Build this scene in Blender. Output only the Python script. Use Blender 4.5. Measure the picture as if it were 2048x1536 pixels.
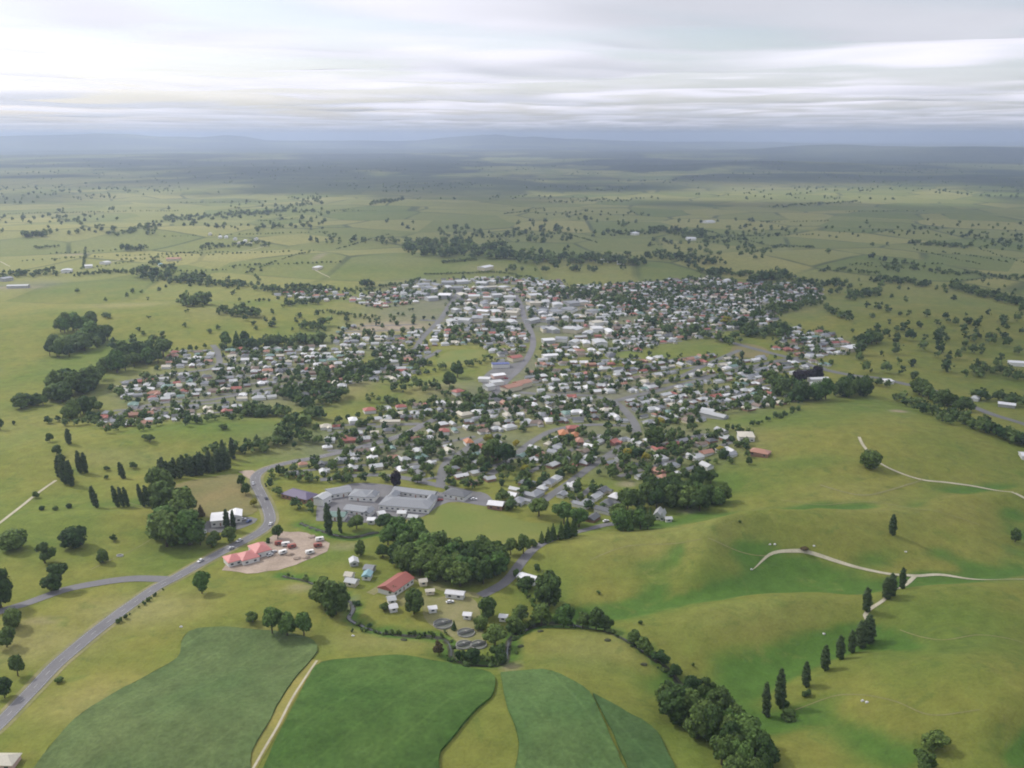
import bpy, math, random
import numpy as np
from mathutils import Vector, Matrix
from mathutils.geometry import delaunay_2d_cdt

for o in list(bpy.data.objects):
    bpy.data.objects.remove(o)
scene = bpy.context.scene
COL = scene.collection
random.seed(11)
RNG = np.random.default_rng(7)
PI = math.pi

# ------------------------------------------------------------------ camera
CAM_H = 250.0
FPX = 1847.0            # focal length in pixels of the 2048 px wide photograph
HORIZON = 272.0         # row of the horizon in the photograph
PITCH = math.atan((768.0 - HORIZON) / FPX)
cam_d = bpy.data.cameras.new('camera')
cam_d.sensor_width = 36.0
cam_d.lens = FPX / 2048.0 * 36.0
cam_d.clip_start = 1.0
cam_d.clip_end = 300000.0
cam = bpy.data.objects.new('camera', cam_d)
cam.location = (0, 0, CAM_H)
cam.rotation_euler = (PI / 2 - PITCH, 0, 0)
COL.objects.link(cam)
scene.camera = cam

# ------------------------------------------------------------------ light
SUN_EL, SUN_AZ = math.radians(42), math.radians(-62)     # azimuth from +Y towards +X
SUN_DIR = Vector((math.sin(SUN_AZ) * math.cos(SUN_EL), math.cos(SUN_AZ) * math.cos(SUN_EL), math.sin(SUN_EL)))
world = bpy.data.worlds.new('World')
scene.world = world
world.use_nodes = True
wn = world.node_tree
bg = wn.nodes['Background']
sky = wn.nodes.new('ShaderNodeTexSky')
sky.sky_type = 'NISHITA'
sky.sun_disc = False
sky.sun_elevation = SUN_EL
sky.sun_rotation = SUN_AZ
sky.altitude = 200
sky.dust_density = 2.2
wn.links.new(sky.outputs[0], bg.inputs[0])
bg.inputs[1].default_value = 0.15
sun_d = bpy.data.lights.new('sun', 'SUN')
sun_d.energy = 5.0
sun_d.angle = math.radians(4.0)
sun_d.color = (1.0, 0.968, 0.915)
sun = bpy.data.objects.new('sun', sun_d)
sun.rotation_euler = (-SUN_DIR).to_track_quat('-Z', 'Y').to_euler()
sun.location = (0, 0, 3000)
COL.objects.link(sun)
scene.view_settings.view_transform = 'Standard'
scene.view_settings.look = 'None'
scene.view_settings.exposure = 0.18
scene.view_settings.gamma = 1.0
scene.view_settings.use_curve_mapping = False
scene.render.engine = 'CYCLES'
cy = scene.cycles
cy.use_denoising = True
cy.max_bounces = 5
cy.diffuse_bounces = 2
cy.glossy_bounces = 2
cy.transmission_bounces = 3
cy.volume_bounces = 2
cy.transparent_max_bounces = 8
cy.filter_width = 1.9
cy.sample_clamp_indirect = 6.0

# ------------------------------------------------------------------ maths
def _hash(ix, iy, seed):
    n = (ix.astype(np.int64) * 374761393 + iy.astype(np.int64) * 668265263 + seed * 1442695041) & 0xFFFFFFFF
    n = ((n ^ (n >> 13)) * 1274126177) & 0xFFFFFFFF
    n = n ^ (n >> 16)
    return (n & 0xFFFFFF) / float(0xFFFFFF)

def vnoise(x, y, seed=0):
    x0 = np.floor(x); y0 = np.floor(y)
    fx = x - x0; fy = y - y0
    fx = fx * fx * fx * (fx * (fx * 6 - 15) + 10); fy = fy * fy * fy * (fy * (fy * 6 - 15) + 10)
    a = _hash(x0, y0, seed); b = _hash(x0 + 1, y0, seed); c = _hash(x0, y0 + 1, seed); d = _hash(x0 + 1, y0 + 1, seed)
    return (a * (1 - fx) + b * fx) * (1 - fy) + (c * (1 - fx) + d * fx) * fy

def fbm(x, y, seed=0, octs=4, gain=0.5):
    s = 0.0; a = 1.0; t = 0.0
    for i in range(octs):
        # rotate each octave so that the lattice does not show
        ca, sa = math.cos(0.7 * i + 0.4), math.sin(0.7 * i + 0.4)
        s = s + a * vnoise((x * ca - y * sa) * 2 ** i + 17.3 * i, (x * sa + y * ca) * 2 ** i - 9.1 * i, seed + i)
        t += a; a *= gain
    return s / t

def sstep(a, b, x):
    t = np.clip((x - a) / (b - a), 0, 1)
    return t * t * (3 - 2 * t)

CP, SP = math.cos(PITCH), math.sin(PITCH)

def flat(u, v):
    """ground point of a picture position on the level plain"""
    a = (u - 1024.0) / FPX; b = (768.0 - v) / FPX
    dy = CP + b * SP; dz = -SP + b * CP
    t = -CAM_H / dz
    return a * t, dy * t

# relief: (u, v, height, radius x, radius y, turn in degrees)
BUMPS = [
    (1760, 905, 20, 170, 100, 10), (1690, 1000, 6, 70, 50, 0),
    (1330, 1105, 11, 80, 26, 4), (1640, 1105, 8, 60, 30, -8), (1240, 1150, 4, 40, 25, 20),
    (1540, 1230, 7, 75, 26, 14), (1850, 1230, 10, 90, 40, 8), (1700, 1360, 7, 34, 22, 12),
    (1960, 1420, 14, 60, 40, 0), (1400, 1200, -7, 70, 14, 14), (1780, 1185, -6, 60, 14, 12),
    (700, 1480, 7, 150, 45, 0), (250, 1480, 3, 90, 40, 20), (1130, 1440, 4, 60, 40, -10),
    (1240, 1300, 3, 50, 22, -20), (480, 1230, 3, 60, 40, 10),
    (330, 975, 4, 60, 22, 0), (120, 905, 6, 90, 40, 10), (210, 1040, 4, 60, 18, 5),
    (710, 785, 9, 34, 32, 0), (870, 785, 6, 50, 30, 0), (430, 870, 7, 90, 40, 0),
    (300, 640, 13, 220, 130, 5), (760, 525, 16, 420, 130, 0), (1850, 640, 12, 260, 120, 0),
    (1500, 520, 12, 300, 150, 10), (200, 470, 22, 500, 300, 0), (100, 1240, 3, 50, 30, 0),
]
_B = []
for (u, v, h, rx, ry, rot) in BUMPS:
    x, y = flat(u, v)
    _B.append((x, y, h, rx, ry, math.radians(rot)))
# far ranges: (u, distance, height, radius x, radius y)
FAR = [(60, 21000, 215, 3600, 2600), (330, 22000, 150, 2600, 2200), (700, 24000, 120, 2500, 2200),
       (492, 23000, 120, 330, 900), (960, 25000, 180, 1700, 2400), (1120, 25000, 140, 2100, 2400),
       (1400, 26000, 90, 4200, 2500), (1900, 12500, 75, 1300, 1300), (2080, 13500, 70, 1600, 1500),
       (1650, 15000, 120, 1600, 1200), (-700, 21000, 200, 4000, 2600), (2800, 16000, 180, 4000, 2600),
       (1560, 8000, 40, 900, 500), (500, 7000, 30, 1200, 500)]
STREAM = [(566, 1152), (576, 1156), (600, 1160), (635, 1172), (668, 1190), (700, 1205), (706, 1222), (698, 1238), (720, 1252), (760, 1266),
          (810, 1272), (860, 1274), (893, 1284), (902, 1302), (905, 1318), (935, 1330), (975, 1334), (1008, 1328), (1016, 1300), (1020, 1280),
          (1055, 1258), (1095, 1247), (1150, 1252), (1205, 1262), (1250, 1280), (1285, 1303), (1312, 1322), (1340, 1345), (1362, 1372),
          (1400, 1400), (1450, 1440), (1500, 1500), (1530, 1570)]
BROOK = [(600, 1047), (640, 1062), (690, 1075), (720, 1073), (750, 1066), (790, 1072)]

def resample(pts, step):
    p = np.array(pts, float)
    # Catmull-Rom through the points, then even steps
    out = []
    n = len(p)
    for i in range(n - 1):
        p0 = p[max(i - 1, 0)]; p1 = p[i]; p2 = p[i + 1]; p3 = p[min(i + 2, n - 1)]
        m = max(2, int(np.linalg.norm(p2 - p1) / step * 1.5) + 1)
        for t in np.linspace(0, 1, m, endpoint=False):
            out.append(0.5 * ((2 * p1) + (p2 - p0) * t + (2 * p0 - 5 * p1 + 4 * p2 - p3) * t * t + (3 * p1 - p0 - 3 * p2 + p3) * t ** 3))
    out.append(p[-1])
    out = np.array(out)
    d = np.r_[0, np.cumsum(np.linalg.norm(np.diff(out, axis=0), axis=1))]
    k = max(2, int(d[-1] / step))
    s = np.linspace(0, d[-1], k + 1)
    return np.c_[np.interp(s, d, out[:, 0]), np.interp(s, d, out[:, 1])]

_stream_flat = np.vstack([resample([flat(*q) for q in STREAM], 5.0), resample([flat(*q) for q in BROOK], 5.0)])

def height(x, y, carve=True):
    x = np.asarray(x, float); y = np.asarray(y, float)
    d = np.hypot(x, y)
    z = np.zeros_like(x)
    for (bx, by, h, rx, ry, a) in _B:
        ca, sa = math.cos(a), math.sin(a)
        ex = ((x - bx) * ca + (y - by) * sa) / rx; ey = (-(x - bx) * sa + (y - by) * ca) / ry
        z = z + h * np.exp(-(ex * ex + ey * ey))
    # rolling spurs and gullies on the slope to the right of the stream
    m = sstep(40, 150, x - (y - 500) * 0.25) * (1 - sstep(540, 650, y))
    z = z + m * (26.0 * (1 - np.abs(2 * fbm(x / 150 + 3.1, y / 100, 21, 2) - 1)) - 16.0 + 3.2 * fbm(x / 38, y / 30, 5, 2))
    # gentle unevenness everywhere, bolder far away
    z = z + 4.0 * (fbm(x / 130, y / 130, 9, 3) - 0.5)
    z = z + sstep(1500, 3500, d) * 26 * (fbm(x / 900, y / 800, 31, 4) - 0.45)
    z = z + sstep(5000, 12000, d) * 70 * (fbm(x / 3500, y / 2600, 41, 4) - 0.45)
    for (u, dist, h, rx, ry) in FAR:
        fx = (u - 1024) / FPX * dist
        g = np.exp(-((x - fx) / rx) ** 2 - ((y - dist) / ry) ** 2)
        z = z + h * g * (0.75 + 0.5 * fbm(x / 900, y / 1500, 51, 4))
    return z

def carve(x, y, z):
    """the stream bed"""
    sel = (np.abs(x) < 500) & (y > 250) & (y < 700)
    if sel.any():
        xs = x[sel]; ys = y[sel]
        best = np.full(xs.shape, 1e9)
        for (sx, sy) in _stream_flat:
            best = np.minimum(best, (xs - sx) ** 2 + (ys - sy) ** 2)
        z[sel] = z[sel] - 2.2 * np.exp(-best / 16.0)
    return z

def axis(fine0, fine1, step, lo, hi, ratio):
    a = list(np.arange(fine0, fine1 + 0.1, step))
    s = step; v = a[-1]
    while v < hi:
        s *= ratio; v += s; a.append(min(v, hi))
    s = step; v = a[0]; b = []
    while v > lo:
        s *= ratio; v -= s; b.append(max(v, lo))
    return np.array(b[::-1] + a)

XS = axis(-430, 470, 4.5, -45000, 45000, 1.065)
YS = axis(290, 960, 4.0, -6000, 60000, 1.022)
GX, GY = np.meshgrid(XS, YS)
GZ = height(GX, GY)
GZ = carve(GX, GY, GZ.copy())

def zg(x, y):
    """height of the ground mesh"""
    x = np.asarray(x, float); y = np.asarray(y, float)
    i = np.clip(np.searchsorted(XS, x) - 1, 0, len(XS) - 2); j = np.clip(np.searchsorted(YS, y) - 1, 0, len(YS) - 2)
    fx = (x - XS[i]) / (XS[i + 1] - XS[i]); fy = (y - YS[j]) / (YS[j + 1] - YS[j])
    return (GZ[j, i] * (1 - fx) + GZ[j, i + 1] * fx) * (1 - fy) + (GZ[j + 1, i] * (1 - fx) + GZ[j + 1, i + 1] * fx) * fy

_T = np.geomspace(180, 70000, 1400)

def P(u, v):
    """where the line of sight through picture position (u, v) meets the ground; arrays allowed"""
    u = np.atleast_1d(np.asarray(u, float)); v = np.atleast_1d(np.asarray(v, float))
    a = (u - 1024.0) / FPX; b = (768.0 - v) / FPX
    dx = a; dy = CP + b * SP; dz = -SP + b * CP
    X = dx[:, None] * _T; Y = dy[:, None] * _T; Z = CAM_H + dz[:, None] * _T
    below = Z < zg(X, Y)
    k = np.argmax(below, axis=1)
    k = np.where(below.any(axis=1), k, len(_T) - 1)
    lo = _T[np.maximum(k - 1, 0)]; hi = _T[k]
    for _ in range(18):
        m = (lo + hi) / 2
        bl = CAM_H + dz * m < zg(dx * m, dy * m)
        hi = np.where(bl, m, hi); lo = np.where(bl, lo, m)
    return dx * hi, dy * hi

def PP(u, v):
    x, y = P(u, v)
    return float(x[0]), float(y[0])

def ground_pts(pts):
    p = np.array(pts, float)
    x, y = P(p[:, 0], p[:, 1])
    return np.c_[x, y]

def project(x, y, z):
    d = y * CP - (z - CAM_H) * SP
    b = (y * SP + (z - CAM_H) * CP) / d
    return 1024 + x / d * FPX, 768 - b * FPX, d

def inside(x, y, poly):
    x = np.asarray(x, float); y = np.asarray(y, float)
    r = np.zeros(x.shape, bool)
    n = len(poly)
    for i in range(n):
        x1, y1 = poly[i]; x2, y2 = poly[(i + 1) % n]
        c = (y1 > y) != (y2 > y)
        with np.errstate(divide='ignore', invalid='ignore'):
            xi = (x2 - x1) * (y - y1) / (y2 - y1 + 1e-12) + x1
        r ^= c & (x < xi)
    return r

def dist_line(x, y, pts):
    x = np.asarray(x, float); y = np.asarray(y, float)
    best = np.full(x.shape, 1e18)
    for i in range(len(pts) - 1):
        ax, ay = pts[i]; bx, by = pts[i + 1]
        ex, ey = bx - ax, by - ay
        t = np.clip(((x - ax) * ex + (y - ay) * ey) / (ex * ex + ey * ey + 1e-9), 0, 1)
        best = np.minimum(best, (x - ax - t * ex) ** 2 + (y - ay - t * ey) ** 2)
    return np.sqrt(best)

# ------------------------------------------------------------------ materials
def new_mat(name):
    m = bpy.data.materials.new(name)
    m.use_nodes = True
    nt = m.node_tree
    b = nt.nodes['Principled BSDF']
    b.inputs['Roughness'].default_value = 0.85
    b.inputs['Specular IOR Level'].default_value = 0.25
    return m, nt, b

class N:
    """small helper for node graphs"""
    def __init__(self, nt):
        self.nt = nt
        g = nt.nodes.new('ShaderNodeNewGeometry')
        self.pos = g.outputs['Position']
    def link(self, a, b): self.nt.links.new(a, b)
    def noise(self, scale, detail=3.0, rough=0.55, vec=None, dist=0.0):
        n = self.nt.nodes.new('ShaderNodeTexNoise')
        n.inputs['Scale'].default_value = scale; n.inputs['Detail'].default_value = detail
        n.inputs['Roughness'].default_value = rough; n.inputs['Distortion'].default_value = dist
        self.link(vec or self.pos, n.inputs['Vector'])
        return n.outputs['Fac']
    def map(self, v, a, b, c=0.0, d=1.0):
        n = self.nt.nodes.new('ShaderNodeMapRange')
        n.inputs[1].default_value = a; n.inputs[2].default_value = b; n.inputs[3].default_value = c; n.inputs[4].default_value = d
        self.link(v, n.inputs[0]); return n.outputs[0]
    def math(self, op, a, b=None):
        n = self.nt.nodes.new('ShaderNodeMath'); n.operation = op
        for i, s in enumerate((a, b)):
            if s is None: continue
            if isinstance(s, (int, float)): n.inputs[i].default_value = s
            else: self.link(s, n.inputs[i])
        return n.outputs[0]
    def mix(self, fac, a, b, blend='MIX'):
        n = self.nt.nodes.new('ShaderNodeMix'); n.data_type = 'RGBA'; n.blend_type = blend
        for s, k in ((fac, 0), (a, 6), (b, 7)):
            if isinstance(s, (int, float)): n.inputs[k].default_value = s
            elif isinstance(s, tuple): n.inputs[k].default_value = (*s, 1.0)
            else: self.link(s, n.inputs[k])
        return n.outputs[2]
    def attr(self, name):
        n = self.nt.nodes.new('ShaderNodeAttribute'); n.attribute_name = name
        return n.outputs['Fac']
    def random(self):
        return self.nt.nodes.new('ShaderNodeObjectInfo').outputs['Random']
    def bump(self, h, strength, dist, bsdf):
        n = self.nt.nodes.new('ShaderNodeBump')
        n.inputs['Strength'].default_value = strength; n.inputs['Distance'].default_value = dist
        self.link(h, n.inputs['Height']); self.link(n.outputs[0], bsdf.inputs['Normal'])

def ground_material():
    m, nt, b = new_mat('pasture')
    g = N(nt)
    n200 = g.noise(0.006, 4); n50 = g.noise(0.022, 4); n8 = g.noise(0.12, 5, 0.65); n2 = g.noise(0.7, 3, 0.7)
    dryness = g.math('ADD', g.math('MULTIPLY', n200, 0.55), g.math('MULTIPLY', n50, 0.55))
    base = g.mix(g.map(dryness, 0.38, 0.72), (0.120, 0.162, 0.029), (0.212, 0.201, 0.045))
    base = g.mix(g.attr('dry'), base, (0.290, 0.255, 0.110))  # dry grass, and sunlit strips painted into the ground colour
    base = g.mix(g.attr('lush'), base, (0.066, 0.142, 0.024))
    # paddocks on the plain: each cell a little different
    vo = nt.nodes.new('ShaderNodeTexVoronoi'); vo.inputs['Scale'].default_value = 0.0042
    vo.inputs['Randomness'].default_value = 0.85
    g.link(g.pos, vo.inputs['Vector'])
    sep = nt.nodes.new('ShaderNodeSeparateColor'); g.link(vo.outputs['Color'], sep.inputs[0])
    pad = g.mix(sep.outputs[0], (0.110, 0.155, 0.050), (0.300, 0.280, 0.105))
    base = g.mix(g.math('MULTIPLY', g.attr('plain'), 0.62), base, pad)
    ve = nt.nodes.new('ShaderNodeTexVoronoi'); ve.feature = 'DISTANCE_TO_EDGE'; ve.inputs['Scale'].default_value = 0.0042; ve.inputs['Randomness'].default_value = 0.85
    g.link(g.pos, ve.inputs['Vector'])
    edge = g.math('MULTIPLY', g.map(ve.outputs['Distance'], 0.012, 0.03, 0.75, 0.0), g.map(g.noise(0.003, 2), 0.42, 0.55))
    base = g.mix(g.math('MULTIPLY', g.attr('plain'), edge), base, (0.035, 0.058, 0.024))
    base = g.mix(g.math('MULTIPLY', g.attr('forest_shade'), g.map(g.noise(0.004, 4), 0.30, 0.5, 0.7, 1.0)), base, (0.014, 0.028, 0.014))  # dark woods, with cloud shade painted into the same tone
    base = g.mix(g.attr('urban'), base, (0.165, 0.165, 0.125))
    base = g.mix(g.attr('bare'), base, (0.30, 0.245, 0.175))
    near = g.math('SUBTRACT', 1.0, g.attr('plain'))
    base = g.mix(g.math('MULTIPLY', near, g.map(g.noise(0.06, 5, 0.6, dist=0.6), 0.56, 0.68, 0.0, 0.45)), base, (0.070, 0.118, 0.026))
    base = g.mix(g.math('MULTIPLY', near, g.map(g.noise(0.045, 5, 0.65, dist=0.8), 0.58, 0.70, 0.0, 0.32)), base, (0.235, 0.220, 0.062))
    var = g.math('ADD', g.map(n8, 0.28, 0.72, 0.80, 1.16), g.map(n2, 0.28, 0.72, -0.13, 0.13))
    col = g.mix(1.0, base, var, 'MULTIPLY')
    g.link(col, b.inputs['Base Color'])
    b.inputs['Roughness'].default_value = 0.95
    b.inputs['Specular IOR Level'].default_value = 0.08
    g.bump(g.math('ADD', n8, n2), 0.5, 0.8, b)
    return m

def noisy(name, c1, c2, s1=0.05, s2=0.6, rough=0.9, spec=0.15, lo=0.3, hi=0.7, contrast=0.18, bump=None):
    m, nt, b = new_mat(name)
    g = N(nt)
    base = g.mix(g.map(g.noise(s1, 4), lo, hi), c1, c2)
    fine = g.noise(s2, 4, 0.65)
    col = g.mix(1.0, base, g.map(fine, 0.25, 0.75, 1 - contrast, 1 + contrast), 'MULTIPLY')
    g.link(col, b.inputs['Base Color'])
    b.inputs['Roughness'].default_value = rough
    b.inputs['Specular IOR Level'].default_value = spec
    if bump:
        g.bump(fine, 0.7, bump, b)
    return m

def crop_material(name, c1, c2, row_dir, strength=0.12):
    m, nt, b = new_mat(name)
    g = N(nt)
    mp = nt.nodes.new('ShaderNodeMapping'); mp.inputs['Rotation'].default_value = (0, 0, row_dir)
    g.link(g.pos, mp.inputs['Vector'])
    wv = nt.nodes.new('ShaderNodeTexWave'); wv.inputs['Scale'].default_value = 0.42; wv.inputs['Distortion'].default_value = 2.5
    wv.inputs['Detail'].default_value = 2; g.link(mp.outputs[0], wv.inputs['Vector'])
    base = g.mix(g.map(g.noise(0.025, 5, 0.6), 0.30, 0.70), c1, c2)
    tw = nt.nodes.new('ShaderNodeTexWave'); tw.inputs['Scale'].default_value = 0.016; tw.inputs['Distortion'].default_value = 0.6; g.link(mp.outputs[0], tw.inputs['Vector'])
    base = g.mix(g.map(tw.outputs['Fac'], 0.975, 0.995, 0.0, 0.14), base, tuple(k * 1.5 for k in c2))
    fine = g.noise(0.5, 5, 0.7)
    col = g.mix(1.0, base, g.map(fine, 0.28, 0.72, 0.74, 1.26), 'MULTIPLY')
    col = g.mix(1.0, col, g.map(g.noise(0.09, 4, 0.6), 0.3, 0.7, 0.82, 1.18), 'MULTIPLY')
    col = g.mix(1.0, col, g.map(wv.outputs['Fac'], 0, 1, 1 - strength, 1 + strength), 'MULTIPLY')
    g.link(col, b.inputs['Base Color'])
    b.inputs['Roughness'].default_value = 0.9; b.inputs['Specular IOR Level'].default_value = 0.1
    g.bump(fine, 0.9, 0.6, b)
    return m

def leaf_material(name, dark, light, source='random', transl=0.12):
    m, nt, b = new_mat(name)
    g = N(nt)
    base = g.mix(g.random() if source == 'random' else g.attr('tree_tint'), dark, light)
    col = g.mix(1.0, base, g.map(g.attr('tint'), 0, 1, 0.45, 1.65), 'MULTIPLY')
    g.link(col, b.inputs['Base Color'])
    b.inputs['Roughness'].default_value = 0.75; b.inputs['Specular IOR Level'].default_value = 0.12
    tr = nt.nodes.new('ShaderNodeBsdfTranslucent'); g.link(col, tr.inputs['Color'])
    mx = nt.nodes.new('ShaderNodeMixShader'); mx.inputs[0].default_value = transl
    g.link(b.outputs[0], mx.inputs[1]); g.link(tr.outputs[0], mx.inputs[2])
    g.link(mx.outputs[0], nt.nodes['Material Output'].inputs[0])
    return m

def paint(name, c, rough=0.6, spec=0.3, dirt=0.25, jitter=0.0):
    m, nt, b = new_mat(name)
    g = N(nt)
    n = g.noise(0.9, 4, 0.65)
    col = g.mix(g.map(n, 0.42, 0.8, 0.0, dirt), c, tuple(k * 0.55 for k in c))
    if jitter:
        col = g.mix(1.0, col, g.map(g.random(), 0, 1, 1 - jitter, 1 + jitter), 'MULTIPLY')
    g.link(col, b.inputs['Base Color'])
    b.inputs['Roughness'].default_value = rough; b.inputs['Specular IOR Level'].default_value = spec
    return m

M = {}
M['ground'] = ground_material()
M['crop_grey'] = crop_material('maize_young', (0.080, 0.126, 0.041), (0.118, 0.156, 0.055), 0.5, 0.06)
M['crop_dark'] = crop_material('maize_dark', (0.042, 0.094, 0.017), (0.080, 0.140, 0.031), 0.6, 0.16)
M['crop_mid'] = crop_material('maize_mid', (0.066, 0.128, 0.036), (0.104, 0.162, 0.050), -0.4, 0.08)
M['crop_right'] = crop_material('maize_far_side', (0.050, 0.100, 0.030), (0.080, 0.132, 0.042), -0.5, 0.10)
M['strip'] = noisy('dry_grass_strip', (0.19, 0.19, 0.05), (0.27, 0.235, 0.06), 0.08, 0.9)
M['mown'] = noisy('mown_grass', (0.130, 0.172, 0.036), (0.190, 0.190, 0.048), 0.02, 0.5, contrast=0.10)
M['brownpad'] = noisy('brown_paddock', (0.140, 0.145, 0.050), (0.215, 0.175, 0.070), 0.025, 0.5)
M['asphalt'] = noisy('asphalt', (0.150, 0.147, 0.150), (0.195, 0.190, 0.190), 0.05, 0.8, contrast=0.10)
M['street'] = noisy('town_asphalt', (0.135, 0.135, 0.132), (0.18, 0.178, 0.17), 0.05, 0.8, contrast=0.10)
M['verge'] = noisy('road_verge', (0.17, 0.175, 0.06), (0.25, 0.225, 0.11), 0.08, 0.7)
M['track'] = noisy('limestone_track', (0.36, 0.33, 0.23), (0.48, 0.44, 0.32), 0.1, 0.9)
M['gravel'] = noisy('gravel_yard', (0.26, 0.205, 0.155), (0.42, 0.335, 0.265), 0.06, 0.7, contrast=0.22)
M['line'] = paint('road_paint', (0.55, 0.55, 0.52))
M['water'], _nt, _b = new_mat('stream_water')
_b.inputs['Base Color'].default_value = (0.035, 0.04, 0.032, 1); _b.inputs['Roughness'].default_value = 0.12
_b.inputs['Specular IOR Level'].default_value = 0.5
_g = N(_nt); _g.bump(_g.noise(1.2, 2), 0.25, 0.1, _b)
M['tankwater'] = noisy('tank_water', (0.085, 0.095, 0.07), (0.13, 0.135, 0.105), 0.4, 1.5, 0.3, 0.5)
M['bank'] = noisy('stream_bank', (0.030, 0.044, 0.018), (0.080, 0.078, 0.042), 0.2, 1.1, contrast=0.3)
M['leaf'] = leaf_material('leaves', (0.030, 0.062, 0.017), (0.110, 0.160, 0.038))
M['leaf_bright'] = leaf_material('leaves_bright', (0.062, 0.120, 0.026), (0.100, 0.165, 0.040))
M['leaf_poplar'] = leaf_material('leaves_poplar', (0.038, 0.064, 0.025), (0.068, 0.100, 0.036))
M['leaf_yellow'] = leaf_material('leaves_yellow', (0.20, 0.20, 0.025), (0.30, 0.25, 0.03))
M['leaf_purple'] = leaf_material('leaves_purple', (0.020, 0.014, 0.022), (0.034, 0.020, 0.030))
M['leaf_brown'] = leaf_material('leaves_brown', (0.075, 0.058, 0.028), (0.10, 0.075, 0.03))
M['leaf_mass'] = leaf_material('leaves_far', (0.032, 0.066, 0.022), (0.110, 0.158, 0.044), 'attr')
M['bark'] = noisy('bark', (0.06, 0.045, 0.032), (0.11, 0.09, 0.07), 0.8, 4.0)
ROOFS = {'white': (0.66, 0.66, 0.65), 'pale': (0.46, 0.47, 0.46), 'grey': (0.24, 0.25, 0.26), 'dark': (0.11, 0.115, 0.12),
         'red': (0.32, 0.105, 0.08), 'terracotta': (0.36, 0.185, 0.125), 'brown': (0.20, 0.15, 0.115), 'green': (0.16, 0.25, 0.21),
         'blue': (0.07, 0.09, 0.24), 'pink': (0.50, 0.19, 0.17), 'cream': (0.50, 0.465, 0.37), 'orange': (0.44, 0.18, 0.075),
         'purple': (0.105, 0.085, 0.14), 'teal': (0.20, 0.34, 0.36)}
for k, c in ROOFS.items():
    M['roof_' + k] = paint('roof_' + k, c, 0.5, 0.35, 0.35, 0.12)
WALLS = {'white': (0.70, 0.69, 0.65), 'cream': (0.60, 0.54, 0.40), 'brick': (0.30, 0.17, 0.12), 'grey': (0.38, 0.38, 0.37), 'pink': (0.55, 0.38, 0.33)}
for k, c in WALLS.items():
    M['wall_' + k] = paint('wall_' + k, c, 0.8, 0.2, 0.2, 0.08)
M['glass'] = paint('window_glass', (0.05, 0.06, 0.07), 0.15, 0.5, 0.0)
M['concrete'] = noisy('concrete', (0.20, 0.20, 0.18), (0.30, 0.295, 0.27), 0.3, 1.5)
M['rock'] = noisy('pale_rock', (0.45, 0.44, 0.42), (0.62, 0.61, 0.58), 0.6, 2.0)
M['tyre'] = paint('tyre', (0.02, 0.02, 0.02), 0.9)
M['wool'] = noisy('wool', (0.52, 0.49, 0.42), (0.62, 0.60, 0.53), 1.0, 5.0)

# ------------------------------------------------------------------ mesh helpers
def mesh_np(name, verts, faces, mats=(), attrs=None, midx=None, smooth=False):
    """verts (n,3), faces: list of tuples or an (m,k) array"""
    me = bpy.data.meshes.new(name)
    verts = np.asarray(verts, np.float32)
    me.vertices.add(len(verts)); me.vertices.foreach_set('co', verts.ravel())
    if isinstance(faces, np.ndarray):
        k = faces.shape[1]; cnt = len(faces)
        loops = faces.ravel().astype(np.int32)
        starts = (np.arange(cnt) * k).astype(np.int32)
    else:
        cnt = len(faces)
        tot = np.array([len(f) for f in faces]); starts = np.r_[0, np.cumsum(tot)[:-1]].astype(np.int32)
        loops = np.array([i for f in faces for i in f], np.int32)
    me.loops.add(len(loops)); me.loops.foreach_set('vertex_index', loops)
    me.polygons.add(cnt); me.polygons.foreach_set('loop_start', starts)
    if midx is not None:
        me.polygons.foreach_set('material_index', np.asarray(midx, np.int32))
    me.update(calc_edges=True)
    for m in mats: me.materials.append(m)
    for k, v in (attrs or {}).items():
        a = me.attributes.new(k, 'FLOAT', 'POINT'); a.data.foreach_set('value', np.asarray(v, np.float32))
    me.polygons.foreach_set('use_smooth', np.full(cnt, smooth))
    me.validate()
    return me

def obj(name, me, parent=None, loc=None, rz=0.0, scale=None):
    o = bpy.data.objects.new(name, me)
    COL.objects.link(o)
    if parent is not None: o.parent = parent
    if loc is not None: o.location = loc
    if rz: o.rotation_euler = (0, 0, rz)
    if scale is not None: o.scale = scale
    return o

def thing(name, label, cat, loc, rz=0.0, group=None, scale=None):
    o = bpy.data.objects.new(name, None)
    o.empty_display_size = 1.0
    COL.objects.link(o)
    o.location = loc; o.rotation_euler = (0, 0, rz)
    if scale is not None: o.scale = scale
    o['label'] = label; o['category'] = cat
    if group: o['group'] = group
    return o

def struct(o, label=None):
    o['kind'] = 'structure'
    if label: o['label'] = label
    return o

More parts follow.
